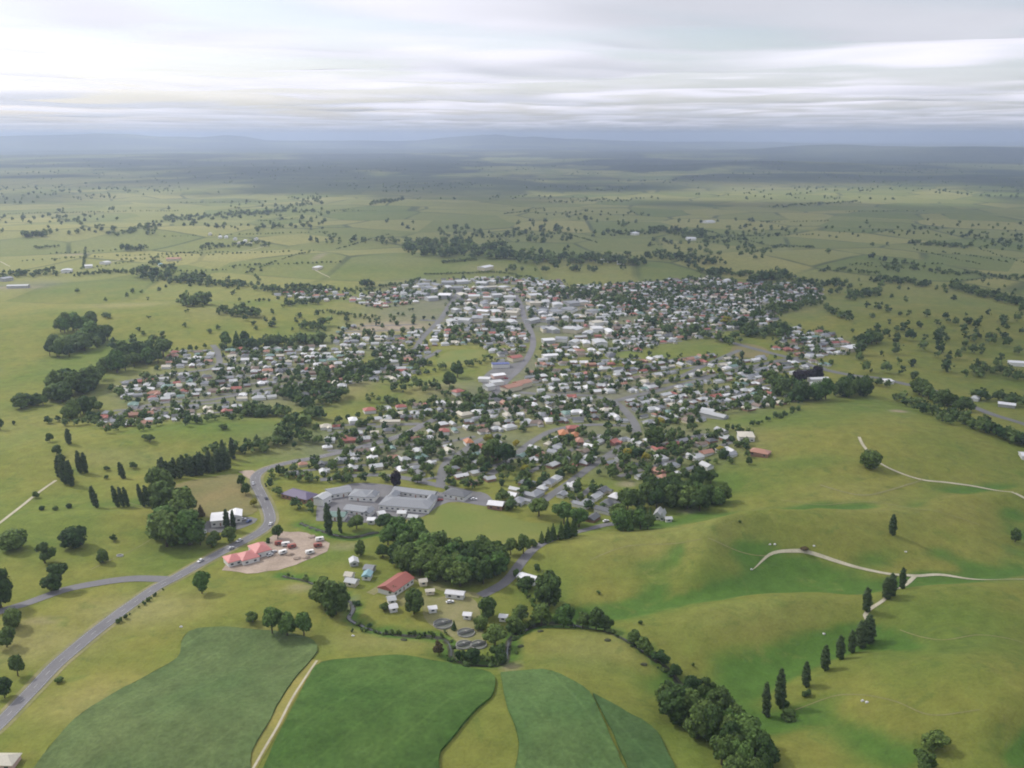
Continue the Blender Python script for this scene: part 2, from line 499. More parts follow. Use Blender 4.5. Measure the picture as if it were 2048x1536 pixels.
class MB:
    """collects boxes and prisms for one mesh"""
    def __init__(self): self.v = []; self.f = []; self.mi = []
    def add(self, vs, fs, mi=0):
        b = len(self.v); self.v += [tuple(p) for p in vs]
        self.f += [tuple(b + i for i in f) for f in fs]; self.mi += [mi] * len(fs)
    def box(self, x0, x1, y0, y1, z0, z1, mi=0):
        self.add([(x0, y0, z0), (x1, y0, z0), (x1, y1, z0), (x0, y1, z0), (x0, y0, z1), (x1, y0, z1), (x1, y1, z1), (x0, y1, z1)],
                 [(0, 3, 2, 1), (4, 5, 6, 7), (0, 1, 5, 4), (1, 2, 6, 5), (2, 3, 7, 6), (3, 0, 4, 7)], mi)
    def walls(self, x0, x1, y0, y1, h, rise=0.0, ridge='x', base=-1.5, mi=0):
        """walls with gables under a ridge along x or y"""
        if rise <= 0:
            self.box(x0, x1, y0, y1, base, h, mi); return
        cx, cy_ = (x0 + x1) / 2, (y0 + y1) / 2
        if ridge == 'x':
            vs = [(x0, y0, base), (x1, y0, base), (x1, y1, base), (x0, y1, base), (x0, y0, h), (x1, y0, h), (x1, y1, h), (x0, y1, h), (x0, cy_, h + rise), (x1, cy_, h + rise)]
            fs = [(0, 1, 5, 4), (2, 3, 7, 6), (1, 2, 6, 9, 5), (3, 0, 4, 8, 7), (0, 3, 2, 1), (4, 5, 9, 8), (6, 7, 8, 9)]
        else:
            vs = [(x0, y0, base), (x1, y0, base), (x1, y1, base), (x0, y1, base), (x0, y0, h), (x1, y0, h), (x1, y1, h), (x0, y1, h), (cx, y0, h + rise), (cx, y1, h + rise)]
            fs = [(1, 2, 6, 5), (3, 0, 4, 7), (0, 1, 5, 8, 4), (2, 3, 7, 9, 6), (0, 3, 2, 1), (5, 6, 9, 8), (7, 4, 8, 9)]
        self.add(vs, fs, mi)
    def roof(self, x0, x1, y0, y1, h, rise, kind='gable', ridge='x', eave=0.5, th=0.22, mi=0):
        X0, X1, Y0, Y1 = x0 - eave, x1 + eave, y0 - eave, y1 + eave
        cx, cy_ = (x0 + x1) / 2, (y0 + y1) / 2
        dz = rise * eave / max(0.1, ((y1 - y0) if ridge == 'x' else (x1 - x0)) / 2)
        zb = h - dz + 0.04; zt = h + rise + 0.10
        inset = 0.0
        if kind == 'hip': inset = min((Y1 - Y0), (X1 - X0)) / 2 * 0.92
        if ridge == 'x':
            top = [(X0 + inset, cy_, zt), (X1 - inset, cy_, zt)]
            low = [(X0, Y0, zb), (X1, Y0, zb), (X1, Y1, zb), (X0, Y1, zb)]
            fs = [(0, 1, 5, 4), (2, 3, 4, 5), (1, 2, 5), (3, 0, 4)]
        else:
            top = [(cx, Y0 + inset, zt), (cx, Y1 - inset, zt)]
            low = [(X0, Y0, zb), (X1, Y0, zb), (X1, Y1, zb), (X0, Y1, zb)]
            fs = [(1, 2, 5, 4), (3, 0, 4, 5), (0, 1, 4), (2, 3, 5)]
        vs = [(x, y, z + th) for (x, y, z) in low + top]
        self.add(vs, fs, mi)
        # fascia and soffit
        self.add([(x, y, z) for (x, y, z) in low] + [(x, y, z + th) for (x, y, z) in low],
                 [(0, 1, 5, 4), (1, 2, 6, 5), (2, 3, 7, 6), (3, 0, 4, 7), (0, 3, 2, 1)], mi)
    def mesh(self, name, mats, smooth=False):
        return mesh_np(name, self.v, self.f, mats, midx=self.mi, smooth=smooth)

def ribbon(name, pts, width, mat, off, step=3.0, across=None, crown=0.0):
    p = resample(pts, step)
    t = np.gradient(p, axis=0); t /= np.linalg.norm(t, axis=1)[:, None] + 1e-9
    n = np.c_[-t[:, 1], t[:, 0]]
    k = across or max(3, int(np.max(width) / 3) + 2)
    w = np.linspace(-0.5, 0.5, k)
    wd = width if np.isscalar(width) else np.interp(np.linspace(0, 1, len(p)), np.linspace(0, 1, len(width)), width)[:, None]
    V = p[:, None, :] + n[:, None, :] * (w[None, :] * wd)[:, :, None] if not np.isscalar(wd) else p[:, None, :] + n[:, None, :] * (w * wd)[None, :, None]
    Z = zg(V[:, :, 0], V[:, :, 1]) + off + crown * (1 - (2 * w[None, :]) ** 2)
    vs = np.concatenate([V, Z[:, :, None]], axis=2).reshape(-1, 3)
    r = len(p)
    i = np.arange(r - 1)[:, None] * k + np.arange(k - 1)[None, :]
    fs = np.stack([i, i + 1, i + k + 1, i + k], axis=-1).reshape(-1, 4)
    # face up
    return struct(obj(name, mesh_np(name, vs, fs[:, ::-1], [mat], smooth=True)))

def sheet(name, poly, mat, off, step=6.0, skirt=0.0, rough=0.0):
    """a sheet of ground cover laid over the terrain inside a polygon (ground coordinates)"""
    p = np.asarray(poly, float)
    edge = resample(np.vstack([p, p[:1]]), step)[:-1]
    x0, y0 = edge.min(0); x1, y1 = edge.max(0)
    gx, gy = np.meshgrid(np.arange(x0, x1, step), np.arange(y0, y1, step))
    q = np.c_[gx.ravel(), gy.ravel()] + RNG.uniform(-0.2, 0.2, (gx.size, 2)) * step
    q = q[inside(q[:, 0], q[:, 1], edge)]
    if len(q): q = q[dist_line(q[:, 0], q[:, 1], np.vstack([edge, edge[:1]])) > step * 0.45]
    n = len(edge)
    pts = [Vector(e) for e in edge] + [Vector(e) for e in q]
    vo, eo, fo, _, _, _ = delaunay_2d_cdt(pts, [(i, (i + 1) % n) for i in range(n)], [list(range(n))], 1, 1e-4)
    V = np.array([(v.x, v.y) for v in vo])
    z = zg(V[:, 0], V[:, 1]) + off
    if rough: z = z + RNG.uniform(-rough, rough, len(z))
    vs = [(a, b, c) for (a, b), c in zip(V, z)]
    fs = [tuple(f) for f in fo]
    # upward normals
    out = []
    for f in fs:
        a, b, c = V[f[0]], V[f[1]], V[f[2]]
        out.append(f if (b[0] - a[0]) * (c[1] - a[1]) - (b[1] - a[1]) * (c[0] - a[0]) > 0 else f[::-1])
    if skirt:
        b0 = len(vs)
        zz = zg(edge[:, 0], edge[:, 1])
        vs += [(edge[i, 0], edge[i, 1], zz[i] + off) for i in range(n)] + [(edge[i, 0], edge[i, 1], zz[i] + off - skirt) for i in range(n)]
        out += [(b0 + i, b0 + (i + 1) % n, b0 + n + (i + 1) % n, b0 + n + i) for i in range(n)]
    return struct(obj(name, mesh_np(name, vs, out, [mat], smooth=False)))

# ------------------------------------------------------------------ ground sheet: differences of cover, with some sun and cloud shade painted in
def ell(u, v, ru, rv, soft=1.0):
    """soft patch on the ground given by its centre and radii as seen in the photograph"""
    x0, y0 = flat(u, v)
    x1, _ = flat(u + ru, v); _, y1 = flat(u, v - rv); _, y2 = flat(u, v + rv)
    rx = abs(x1 - x0)
    dy = GY - y0
    ry = np.where(dy > 0, max(abs(y1 - y0), 1), max(abs(y0 - y2), 1))
    return np.exp(-(((GX - x0) / rx) ** 2 + (dy / ry) ** 2) ** soft)

D_ = np.hypot(GX, GY)
plain = sstep(1300, 2000, D_)
lap = fbm(GX / 90, GY / 70, 77, 4)
# hollows keep moist grass, spurs dry out
gz_s = GZ
blur = height(GX, GY + 14) + height(GX, GY - 14) + height(GX + 14, GY) + height(GX - 14, GY)
conc = (blur / 4 - GZ)
lush = np.clip(sstep(0.05, 0.9, conc) * (D_ < 1200), 0, 1) * 0.9
for e in [(1330, 1215, 110, 22), (1440, 1180, 70, 16), (1250, 1235, 60, 20), (1900, 1190, 200, 18), (1430, 985, 160, 26), (1600, 960, 130, 14),
          (80, 1060, 160, 70), (330, 1110, 110, 40), (420, 865, 160, 22), (640, 1120, 70, 20), (1090, 1180, 60, 40), (180, 720, 90, 40), (1560, 860, 110, 30), (1760, 830, 110, 40),
          (1880, 1330, 200, 120)]:
    lush = np.maximum(lush, 0.48 * ell(*e, soft=1.3))
dry = np.zeros_like(GX)  # dry grass, plus pale strips painted as sun falling on the plain
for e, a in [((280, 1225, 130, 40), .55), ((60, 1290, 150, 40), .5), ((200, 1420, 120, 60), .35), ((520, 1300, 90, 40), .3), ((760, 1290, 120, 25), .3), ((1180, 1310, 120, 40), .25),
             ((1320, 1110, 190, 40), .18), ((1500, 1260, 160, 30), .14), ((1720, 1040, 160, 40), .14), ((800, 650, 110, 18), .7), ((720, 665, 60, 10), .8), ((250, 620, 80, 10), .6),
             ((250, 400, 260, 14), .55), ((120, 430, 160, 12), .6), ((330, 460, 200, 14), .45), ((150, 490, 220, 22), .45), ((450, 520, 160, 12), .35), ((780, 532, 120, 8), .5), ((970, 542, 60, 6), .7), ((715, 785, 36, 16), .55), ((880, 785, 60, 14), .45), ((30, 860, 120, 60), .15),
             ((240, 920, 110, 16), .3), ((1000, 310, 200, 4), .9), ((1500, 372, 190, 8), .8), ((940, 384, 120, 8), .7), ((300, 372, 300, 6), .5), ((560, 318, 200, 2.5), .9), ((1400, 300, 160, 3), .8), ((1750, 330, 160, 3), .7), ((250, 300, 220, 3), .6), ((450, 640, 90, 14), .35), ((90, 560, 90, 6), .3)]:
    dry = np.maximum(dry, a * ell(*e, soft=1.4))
forest_shade = 0.95 * sstep(0.49, 0.57, fbm(GX / 1600 + 5, GY / 1500, 61, 5)) * sstep(2600, 5200, D_)
forest_shade = np.maximum(forest_shade, sstep(0.47, 0.52, fbm(GX / 1300 + 2, GY / 1900, 65, 5)) * sstep(4200, 6500, D_) * (1 - 0.45 * sstep(11000, 16000, D_)))
for e, a in [((700, 332, 520, 11), 1.), ((350, 347, 300, 8), .9), ((1180, 374, 260, 11), 1.), ((1000, 354, 400, 8), .9), ((60, 400, 140, 12), .6), ((1450, 410, 250, 6), .6), ((1600, 325, 300, 7), .5), ((520, 300, 300, 4), .5),  # dark bands: part woodland, part cloud shadow painted on the ground
             ((1850, 345, 260, 12), .6), ((600, 405, 60, 6), .7), ((1360, 465, 60, 5), .8)]:
    forest_shade = np.maximum(forest_shade, a * ell(*e, soft=1.6) * sstep(0.42, 0.54, fbm(GX / 700, GY / 1100, 63, 5)))
forest_shade = np.maximum(forest_shade, 0.75 * sstep(10000, 17000, D_) * sstep(0.40, 0.56, fbm(GX / 2600, GY / 1900, 67, 5)))
urban = np.zeros_like(GX)
for e, a in [((960, 620, 240, 50), .8), ((1150, 640, 260, 50), .75), ((850, 575, 110, 16), .6), ((1400, 610, 230, 40), .55), ((1040, 740, 60, 40), .75), ((1200, 800, 340, 52), .8), ((480, 770, 250, 62), .75),
             ((850, 890, 300, 55), .7), ((1250, 900, 240, 60), .7), ((1640, 690, 70, 16), .6), ((60, 570, 60, 10), .5), ((700, 690, 130, 25), .5)]:
    urban = np.maximum(urban, a * ell(*e, soft=1.8) * (0.65 + 0.5 * fbm(GX / 60, GY / 60, 91, 3)))
bare = np.zeros_like(GX)
for e, a in [((1795, 843, 16, 6), 1.), ((160, 511, 14, 3), 1.), ((1020, 1345, 20, 12), .6), ((700, 1212, 14, 14), .5), ((830, 1205, 60, 14), .35), ((600, 1185, 30, 10), .4), ((20, 575, 60, 3), .6),
             ((1255, 975, 22, 6), .6), ((1375, 1030, 20, 5), .5), ((640, 525, 10, 8), .5), ((880, 1085, 40, 6), .15), ((690, 1095, 40, 8), .35), ((80, 1250, 40, 8), .3), ((775, 655, 75, 10), 1.0), ((720, 668, 40, 5), .6)]:
    bare = np.maximum(bare, a * ell(*e, soft=2.0))
nx, ny = len(XS), len(YS)
gi = np.arange(ny - 1)[:, None] * nx + np.arange(nx - 1)[None, :]
gf = np.stack([gi, gi + 1, gi + nx + 1, gi + nx], axis=-1).reshape(-1, 4)
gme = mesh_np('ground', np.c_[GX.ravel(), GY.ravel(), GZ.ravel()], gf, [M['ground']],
              {'lush': lush.ravel(), 'dry': dry.ravel(), 'forest_shade': forest_shade.ravel(), 'urban': urban.ravel(), 'bare': bare.ravel(), 'plain': plain.ravel()}, smooth=True)
struct(obj('ground', gme))

# ------------------------------------------------------------------ clouds: a broken layer that carries the light and throws the cloud shadows
CLOUD_Z = 1500.0
CLOUD_SHIFT = (-57049.8, -23803.6)  # offset picked so out-of-view gaps put sun and shade on chosen ground spots
CX = axis(-13000, 13000, 130, -240000, 240000, 1.11)
CY = axis(-5000, 24000, 130, -240000, 240000, 1.08)
cx_, cy2 = np.meshgrid(CX, CY)
def cloud_noise(x, y):
    return 0.55 * fbm(x / 4600, y / 4200, 101, 3, 0.45) + 0.45 * fbm(x / 2000 + 7, y / 1800, 131, 2, 0.35)
cn = cloud_noise(cx_ + CLOUD_SHIFT[0], cy2 + CLOUD_SHIFT[1])
cdens = 0.46 + 0.52 * sstep(0.33, 0.62, cn)
cb = fbm(cx_ / 6500 + 3.3, cy2 / 6500, 151, 4, 0.42)
cthick = np.clip(sstep(0.68, 0.32, cb), 0, 1)
cz = CLOUD_Z + 420 * (cb - 0.5) + 140 * (fbm(cx_ / 3000, cy2 / 3000, 161, 2, 0.4) - 0.5)
cdens = cdens * (1 - 0.6 * sstep(80000, 230000, np.hypot(cx_, cy2)))
mc = bpy.data.materials.new('cloud'); mc.use_nodes = True
nt = mc.node_tree; nt.nodes.remove(nt.nodes['Principled BSDF'])
g = N(nt)
tl = nt.nodes.new('ShaderNodeBsdfTranslucent'); tp = nt.nodes.new('ShaderNodeBsdfTransparent'); mx = nt.nodes.new('ShaderNodeMixShader')
g.link(g.mix(g.attr('thick'), (0.62, 0.60, 0.63), (0.43, 0.43, 0.445)), tl.inputs['Color'])
g.link(g.attr('dens'), mx.inputs[0]); g.link(tp.outputs[0], mx.inputs[1]); g.link(tl.outputs[0], mx.inputs[2])
g.link(mx.outputs[0], nt.nodes['Material Output'].inputs[0])
cnx = len(CX)
ci = np.arange(len(CY) - 1)[:, None] * cnx + np.arange(cnx - 1)[None, :]
cf = np.stack([ci, ci + 1, ci + cnx + 1, ci + cnx], axis=-1).reshape(-1, 4)
clouds = obj('clouds', mesh_np('clouds', np.c_[cx_.ravel(), cy2.ravel(), cz.ravel()], cf, [mc], {'thick': cthick.ravel(), 'dens': cdens.ravel()}, smooth=True))
clouds['kind'] = 'stuff'; clouds['label'] = 'broken grey and white cloud layer over the plain'

# ------------------------------------------------------------------ haze
mh = bpy.data.materials.new('haze'); mh.use_nodes = True
nt = mh.node_tree; nt.nodes.remove(nt.nodes['Principled BSDF'])
pv = nt.nodes.new('ShaderNodeVolumePrincipled')
pv.inputs['Color'].default_value = (0.67, 0.78, 1.0, 1)
pv.inputs['Density'].default_value = 7.8e-5
pv.inputs['Anisotropy'].default_value = 0.3
nt.links.new(pv.outputs[0], nt.nodes['Material Output'].inputs['Volume'])
hb = MB(); hb.box(-46000, 46000, -7000, 61000, -90, 400)
haze = obj('haze', hb.mesh('haze', [mh]))
haze['kind'] = 'stuff'; haze['label'] = 'pale blue haze in the distance'

# ------------------------------------------------------------------ roads, tracks, water and fields
ROADS = {}
def road(name, px, width, mat, off=0.22, key=None, **k):
    pts = ground_pts(px)
    ROADS[key or name + str(len(ROADS))] = (resample(pts, 8.0), width if np.isscalar(width) else max(width))
    return ribbon(name, pts, width, M[mat], off, **k)

HIGHWAY = [(-60, 1500), (0, 1447), (60, 1385), (110, 1332), (165, 1285), (215, 1245), (262, 1210), (310, 1177), (348, 1157), (400, 1128), (452, 1100), (500, 1076), (528, 1058),
           (540, 1040), (534, 1014), (520, 985), (511, 966), (514, 950), (535, 937), (580, 925), (640, 914), (720, 895), (800, 872), (850, 848), (900, 825), (950, 805), (985, 790),
           (1010, 765), (1035, 742), (1056, 715), (1066, 690), (1062, 665), (1050, 640), (1042, 612), (1030, 590)]
road('road_verge', HIGHWAY[:20], 12.0, 'verge', 0.10, 'verge')
road('main_road', HIGHWAY, 7.8, 'asphalt', 0.24, 'main')
road('side_road', [(-30, 1232), (50, 1208), (130, 1180), (200, 1166), (262, 1158), (310, 1158), (345, 1160)], 8.0, 'asphalt', 0.20)
road('lane', [(960, 1192), (1010, 1165), (1045, 1122), (1075, 1093), (1130, 1071), (1180, 1058), (1212, 1050), (1250, 1046)], 6.5, 'asphalt')
road('lane', [(740, 1188), (790, 1160), (815, 1156), (850, 1164), (900, 1182), (960, 1192)], 5.5, 'verge', 0.18)
road('street', [(1070, 1015), (1100, 992), (1140, 965), (1180, 935), (1215, 912), (1245, 890)], 7.0, 'street')
road('street', [(1275, 870), (1268, 845), (1248, 820), (1225, 803), (1180, 792), (1110, 790), (1040, 785)], 8.0, 'street')
road('street', [(980, 950), (1030, 910), (1070, 880), (1110, 860), (1180, 850), (1260, 852)], 7.0, 'street')
road('street', [(880, 975), (890, 930), (930, 900), (960, 880), (1000, 868)], 7.0, 'street')
road('street', [(1225, 803), (1300, 785), (1380, 765), (1460, 745), (1540, 725), (1600, 715)], 8.0, 'street')
road('street', [(1270, 775), (1350, 757), (1400, 735), (1445, 715), (1480, 700)], 7.0, 'street')
road('street', [(205, 845), (260, 820), (330, 805), (420, 800), (520, 780), (600, 765), (680, 745), (760, 735), (830, 725), (880, 700)], 7.0, 'street')
road('street', [(240, 765), (330, 750), (430, 735), (435, 705), (425, 690)], 7.0, 'street')
road('street', [(640, 960), (740, 950), (800, 955), (850, 965), (960, 990)], 7.0, 'street')
road('street', [(660, 870), (720, 858), (790, 850), (840, 848)], 7.0, 'street')
road('highway', [(2100, 868), (2000, 834), (1940, 811), (1900, 792), (1850, 777), (1800, 766), (1760, 757), (1700, 750), (1640, 737), (1580, 716), (1480, 690), (1400, 665)], 9.0, 'street', 0.24)
road('street', [(820, 580), (900, 590), (1000, 605), (1050, 612), (1150, 600), (1260, 590)], 8.0, 'street')
road('street', [(840, 640), (930, 645), (1040, 640), (1150, 650), (1260, 650)], 8.0, 'street')
road('street', [(830, 700), (850, 670), (880, 640), (900, 610), (920, 580)], 8.0, 'street')
TR = [[(-30, 1062), (0, 1046), (40, 1015), (75, 987), (112, 961)],
      [(1718, 874), (1728, 893), (1758, 925), (1800, 946), (1845, 960), (1900, 966), (1970, 977), (2070, 1008)],
      [(1640, 970), (1690, 985), (1740, 990), (1795, 976), (1845, 960)],
      [(1505, 1140), (1540, 1109), (1590, 1102), (1625, 1107), (1680, 1125), (1740, 1141), (1785, 1149), (1830, 1152), (1900, 1152), (2070, 1160)],
      [(1830, 1152), (1800, 1176), (1770, 1198), (1738, 1220), (1730, 1233), (1742, 1248)],
      [(210, 528), (260, 516), (300, 512)], [(0, 523), (20, 533)], [(540, 490), (500, 500), (470, 505)], [(630, 540), (660, 555)], [(440, 515), (540, 530)]]
for i, t in enumerate(TR):
    road('farm_track', t, 2.3 if i not in (2, 3) else 1.5 if i == 2 else [0.3, 1.6, 2.3, 2.4, 2.3, 2.3, 2.2, 2.2, 2.0, 2.0], 'track' if i not in (2, 9) else 'verge', 0.2)
for t in [[(1180, 1120), (1260, 1092), (1360, 1086), (1470, 1100), (1540, 1112)], [(1560, 1000), (1640, 1010), (1740, 1004), (1850, 1020), (1960, 1050)], [(1800, 1260), (1880, 1280), (1960, 1270), (2060, 1290)],
          [(1590, 1420), (1680, 1390), (1780, 1400), (1860, 1430), (1960, 1420)], [(240, 1000), (330, 1030), (300, 1080), (180, 1140)]]:
    road('stock_track', t, 0.55, 'verge', 0.14)
road('grass_strip', [(488, 1556), (520, 1500), (552, 1445), (585, 1385), (612, 1345), (632, 1320)], 6.0, 'strip', 0.2)
road('farm_track', [(496, 1556), (528, 1500), (560, 1445), (592, 1385), (618, 1345), (634, 1322)], 1.1, 'track', 0.32)
# dashed centre line and edge lines of the main road
hw = resample(ground_pts(HIGHWAY[:24]), 2.0)
tt = np.gradient(hw, axis=0); tt /= np.linalg.norm(tt, axis=1)[:, None]
nn = np.c_[-tt[:, 1], tt[:, 0]]
lv, lf = [], []
def line_piece(i0, i1, o, w):
    for i in range(i0, i1):
        b = len(lv)
        for j in (i, i + 1):
            for s in (-w, w):
                q = hw[j] + nn[j] * (o + s); lv.append((q[0], q[1], float(zg(q[0], q[1])) + 0.30))
        lf.append((b, b + 1, b + 3, b + 2))
for i in range(0, len(hw) - 6, 6):
    line_piece(i, i + 2, 0.0, 0.06)
for o in (-3.3, 3.3):
    line_piece(0, len(hw) - 1, o, 0.05)
ml = struct(obj('road_marking', mesh_np('road_marking', lv, lf, [M['line']])))

ribbon('stream_bank', ground_pts(STREAM), 3.2, M['bank'], 0.16, 3.0, 5)
ribbon('stream_water', ground_pts(STREAM), [0.5, 0.6, 2.2, 0.7, 0.8, 0.6, 2.2, 0.6, 0.7, 0.6, 1.8, 0.8], M['water'], 0.42, 3.0, 4)
ribbon('stream_bank', ground_pts(BROOK), 3.0, M['bank'], 0.16, 3.0, 5)
ribbon('stream_water', ground_pts(BROOK), 0.9, M['water'], 0.42, 3.0, 3)

FIELDS = [
    ('crop_field', [(40, 1575), (90, 1510), (160, 1432), (240, 1382), (330, 1334), (360, 1312), (364, 1286), (376, 1264), (420, 1256), (520, 1262), (605, 1272), (630, 1286), (634, 1304), (614, 1330), (578, 1372), (540, 1440), (498, 1516), (468, 1575)], 'crop_grey', 0.8, 0.9),
    ('crop_field', [(512, 1575), (545, 1500), (590, 1412), (622, 1350), (642, 1328), (720, 1319), (800, 1315), (870, 1325), (950, 1342), (982, 1350), (990, 1372), (984, 1394), (958, 1417), (918, 1462), (878, 1512), (846, 1575)], 'crop_dark', 1.3, 1.4),
    ('crop_field', [(1002, 1348), (1090, 1341), (1130, 1356), (1176, 1384), (1200, 1430), (1226, 1486), (1250, 1545), (1262, 1580), (1040, 1580), (1034, 1530), (1036, 1470), (1020, 1430), (1008, 1390)], 'crop_mid', 0.9, 1.0),
    ('crop_field', [(1184, 1390), (1240, 1420), (1306, 1458), (1336, 1508), (1356, 1580), (1270, 1580), (1256, 1540), (1232, 1482), (1206, 1428)], 'crop_right', 1.2, 1.3),
    ('sports_ground', [(832, 1062), (850, 1036), (888, 1008), (960, 1012), (1010, 1030), (1062, 1046), (1098, 1046), (1094, 1066), (1060, 1086), (1000, 1094), (930, 1090), (864, 1086)], 'mown', 0.16, 0),
    ('paddock', [(346, 972), (400, 958), (470, 948), (490, 966), (508, 1004), (514, 1024), (470, 1036), (400, 1032), (362, 1002)], 'brownpad', 0.16, 0),
    ('gravel_yard', [(440, 1140), (470, 1120), (530, 1088), (560, 1064), (620, 1070), (664, 1092), (610, 1122), (565, 1140), (500, 1146)], 'gravel', 0.17, 0),
    ('gravel_yard', [(478, 944), (500, 940), (512, 950), (508, 962), (494, 956)], 'gravel', 0.19, 0),
    ('school_yard', [(632, 1042), (640, 1000), (690, 970), (760, 968), (880, 985), (960, 984), (985, 1000), (985, 1014), (900, 1004), (850, 1032), (800, 1040), (720, 1046)], 'asphalt', 0.15, 0),
    ('car_park', [(390, 1060), (420, 1040), (500, 1034), (515, 1042), (480, 1058), (430, 1066)], 'street', 0.15, 0),
    ('works_yard', [(850, 1205), (900, 1190), (945, 1196), (960, 1225), (965, 1290), (930, 1300), (905, 1275), (860, 1250), (845, 1225)], 'verge', 0.15, 0),
    ('town_park', [(872, 728), (882, 710), (908, 701), (950, 699), (974, 702), (964, 714), (938, 722), (910, 731), (890, 736)], 'mown', 0.15, 0),
    ('car_park', [(960, 760), (985, 738), (1030, 726), (1050, 722), (1030, 748), (1005, 770), (980, 782)], 'street', 0.15, 0),
    ('town_paddock', [(1455, 715), (1470, 690), (1500, 688), (1535, 700), (1530, 715)], 'brownpad', 0.15, 0),
    ('green_paddock', [(1225, 712), (1240, 704), (1270, 703), (1280, 708), (1262, 715), (1238, 717)], 'mown', 0.15, 0),
]
FPOLY = {}
for i, (nm, px, mat, off, skirt) in enumerate(FIELDS):
    gp = ground_pts(px)
    FPOLY[nm + str(i)] = gp
    big = nm == 'crop_field'
    if nm == 'gravel_yard': gp = resample(np.vstack([gp, gp[:1]]), 6.0)[:-1]; gp = gp + RNG.uniform(-1.8, 1.8, gp.shape)
    if big: gp = resample(np.vstack([gp, gp[:1]]), 7.0)[:-1]; gp = gp + RNG.uniform(-0.4, 0.4, gp.shape)
    sheet(nm, gp, M[mat], off, 5.0 if big else 6.0, skirt, 0.22 if big else 0.0)

# ------------------------------------------------------------------ tree shapes
def ico(level):
    t = (1 + 5 ** 0.5) / 2
    v = [(-1, t, 0), (1, t, 0), (-1, -t, 0), (1, -t, 0), (0, -1, t), (0, 1, t), (0, -1, -t), (0, 1, -t), (t, 0, -1), (t, 0, 1), (-t, 0, -1), (-t, 0, 1)]
    f = [(0, 11, 5), (0, 5, 1), (0, 1, 7), (0, 7, 10), (0, 10, 11), (1, 5, 9), (5, 11, 4), (11, 10, 2), (10, 7, 6), (7, 1, 8), (3, 9, 4), (3, 4, 2), (3, 2, 6), (3, 6, 8), (3, 8, 9), (4, 9, 5), (2, 4, 11), (6, 2, 10), (8, 6, 7), (9, 8, 1)]
    v = [np.array(p) / np.linalg.norm(p) for p in v]
    for _ in range(level):
        cache, nf = {}, []
        def mid(a, b):
            k = (min(a, b), max(a, b))
            if k not in cache:
                m = v[a] + v[b]; v.append(m / np.linalg.norm(m)); cache[k] = len(v) - 1
            return cache[k]
        for a, b, c in f:
            x, y, z = mid(a, b), mid(b, c), mid(c, a)
            nf += [(a, x, z), (b, y, x), (c, z, y), (x, y, z)]
        f = nf
    return np.array(v), np.array(f)
ICO0, ICO1 = ico(0), ico(1)

def lobes_for(kind, r):
    L = []
    if kind == 'round':          # height 10, spread 9
        L.append(((0, 0, 6.0), (3.0, 3.0, 2.9)))
        for i in range(9):
            a = 2 * PI * i / 9 + r.uniform(-.3, .3); d = r.uniform(2.0, 3.0); z = r.uniform(3.2, 7.4)
            s = r.uniform(1.35, 2.1)
            L.append(((d * math.cos(a), d * math.sin(a), z), (s, s, s * r.uniform(.75, 1.0))))
        for i in range(4):
            a = r.uniform(0, 2 * PI); L.append(((1.3 * math.cos(a), 1.3 * math.sin(a), r.uniform(7.6, 8.6)), (1.5, 1.5, 1.25)))
    elif kind == 'open':         # loose, uneven
        for i in range(11):
            a = r.uniform(0, 2 * PI); d = r.uniform(0.4, 3.4); z = r.uniform(3.0, 8.6)
            d *= 1.1 - abs(z - 5.6) / 7
            s = r.uniform(1.1, 2.0); L.append(((d * math.cos(a), d * math.sin(a), z), (s, s, s * r.uniform(.7, 1.1))))
    elif kind == 'dome':         # clipped, dense dome reaching low
        L.append(((0, 0, 4.6), (3.9, 3.9, 4.2)))
        for i in range(12):
            a = 2 * PI * i / 12; z = r.uniform(2.2, 6.8); d = 3.3 * math.sqrt(max(0.1, 1 - ((z - 4.4) / 5.6) ** 2))
            s = r.uniform(1.0, 1.7); L.append(((d * math.cos(a), d * math.sin(a), z), (s, s, s)))
    elif kind == 'tall':         # taller than wide
        for i in range(12):
            z = 2.4 + 6.6 * i / 11; w = 2.7 * math.sin(PI * (0.18 + 0.72 * i / 11)); a = 2.4 * i + r.uniform(-.5, .5)
            s = r.uniform(1.2, 1.9); L.append(((w * math.cos(a), w * math.sin(a), z), (s, s, s * 1.1)))
        L.append(((0, 0, 5.6), (2.2, 2.2, 3.6)))
    elif kind == 'poplar':       # height 20, spread 3.6
        for i in range(16):
            z = 1.8 + 17.0 * i / 15; w = 0.75 * math.sin(PI * min(1, 0.25 + 0.75 * i / 15)) ; a = 2.4 * i
            s = 0.35 + 1.05 * math.sin(PI * (0.2 + 0.74 * i / 15)) ** 0.55; s *= r.uniform(.85, 1.12)
            L.append(((w * math.cos(a), w * math.sin(a), z), (s, s, s * 1.7)))
    elif kind == 'conifer':      # height 16, spread 7
        for i in range(12):
            z = 1.6 + 12.8 * i / 11; w = 2.9 * (1 - i / 11.5)
            for j in range(3 if i < 9 else 1):
                a = 2.1 * j + 0.8 * i; d = w * 0.62 if i < 9 else 0
                s = 0.6 + w * 0.42; L.append(((d * math.cos(a), d * math.sin(a), z), (s, s, s * .8)))
    elif kind == 'shrub':        # height 3, spread 3.6
        for i in range(7):
            a = 2 * PI * i / 7; d = r.uniform(.3, 1.1); s = r.uniform(.6, 1.0)
            L.append(((d * math.cos(a), d * math.sin(a), r.uniform(.7, 2.1)), (s, s, s * .9)))
    return L
DIMS = {'round': (10, 9), 'open': (10, 8.5), 'dome': (9.2, 9.2), 'tall': (10.6, 7.4), 'poplar': (20, 3.6), 'conifer': (16, 7), 'shrub': (3, 3.6)}

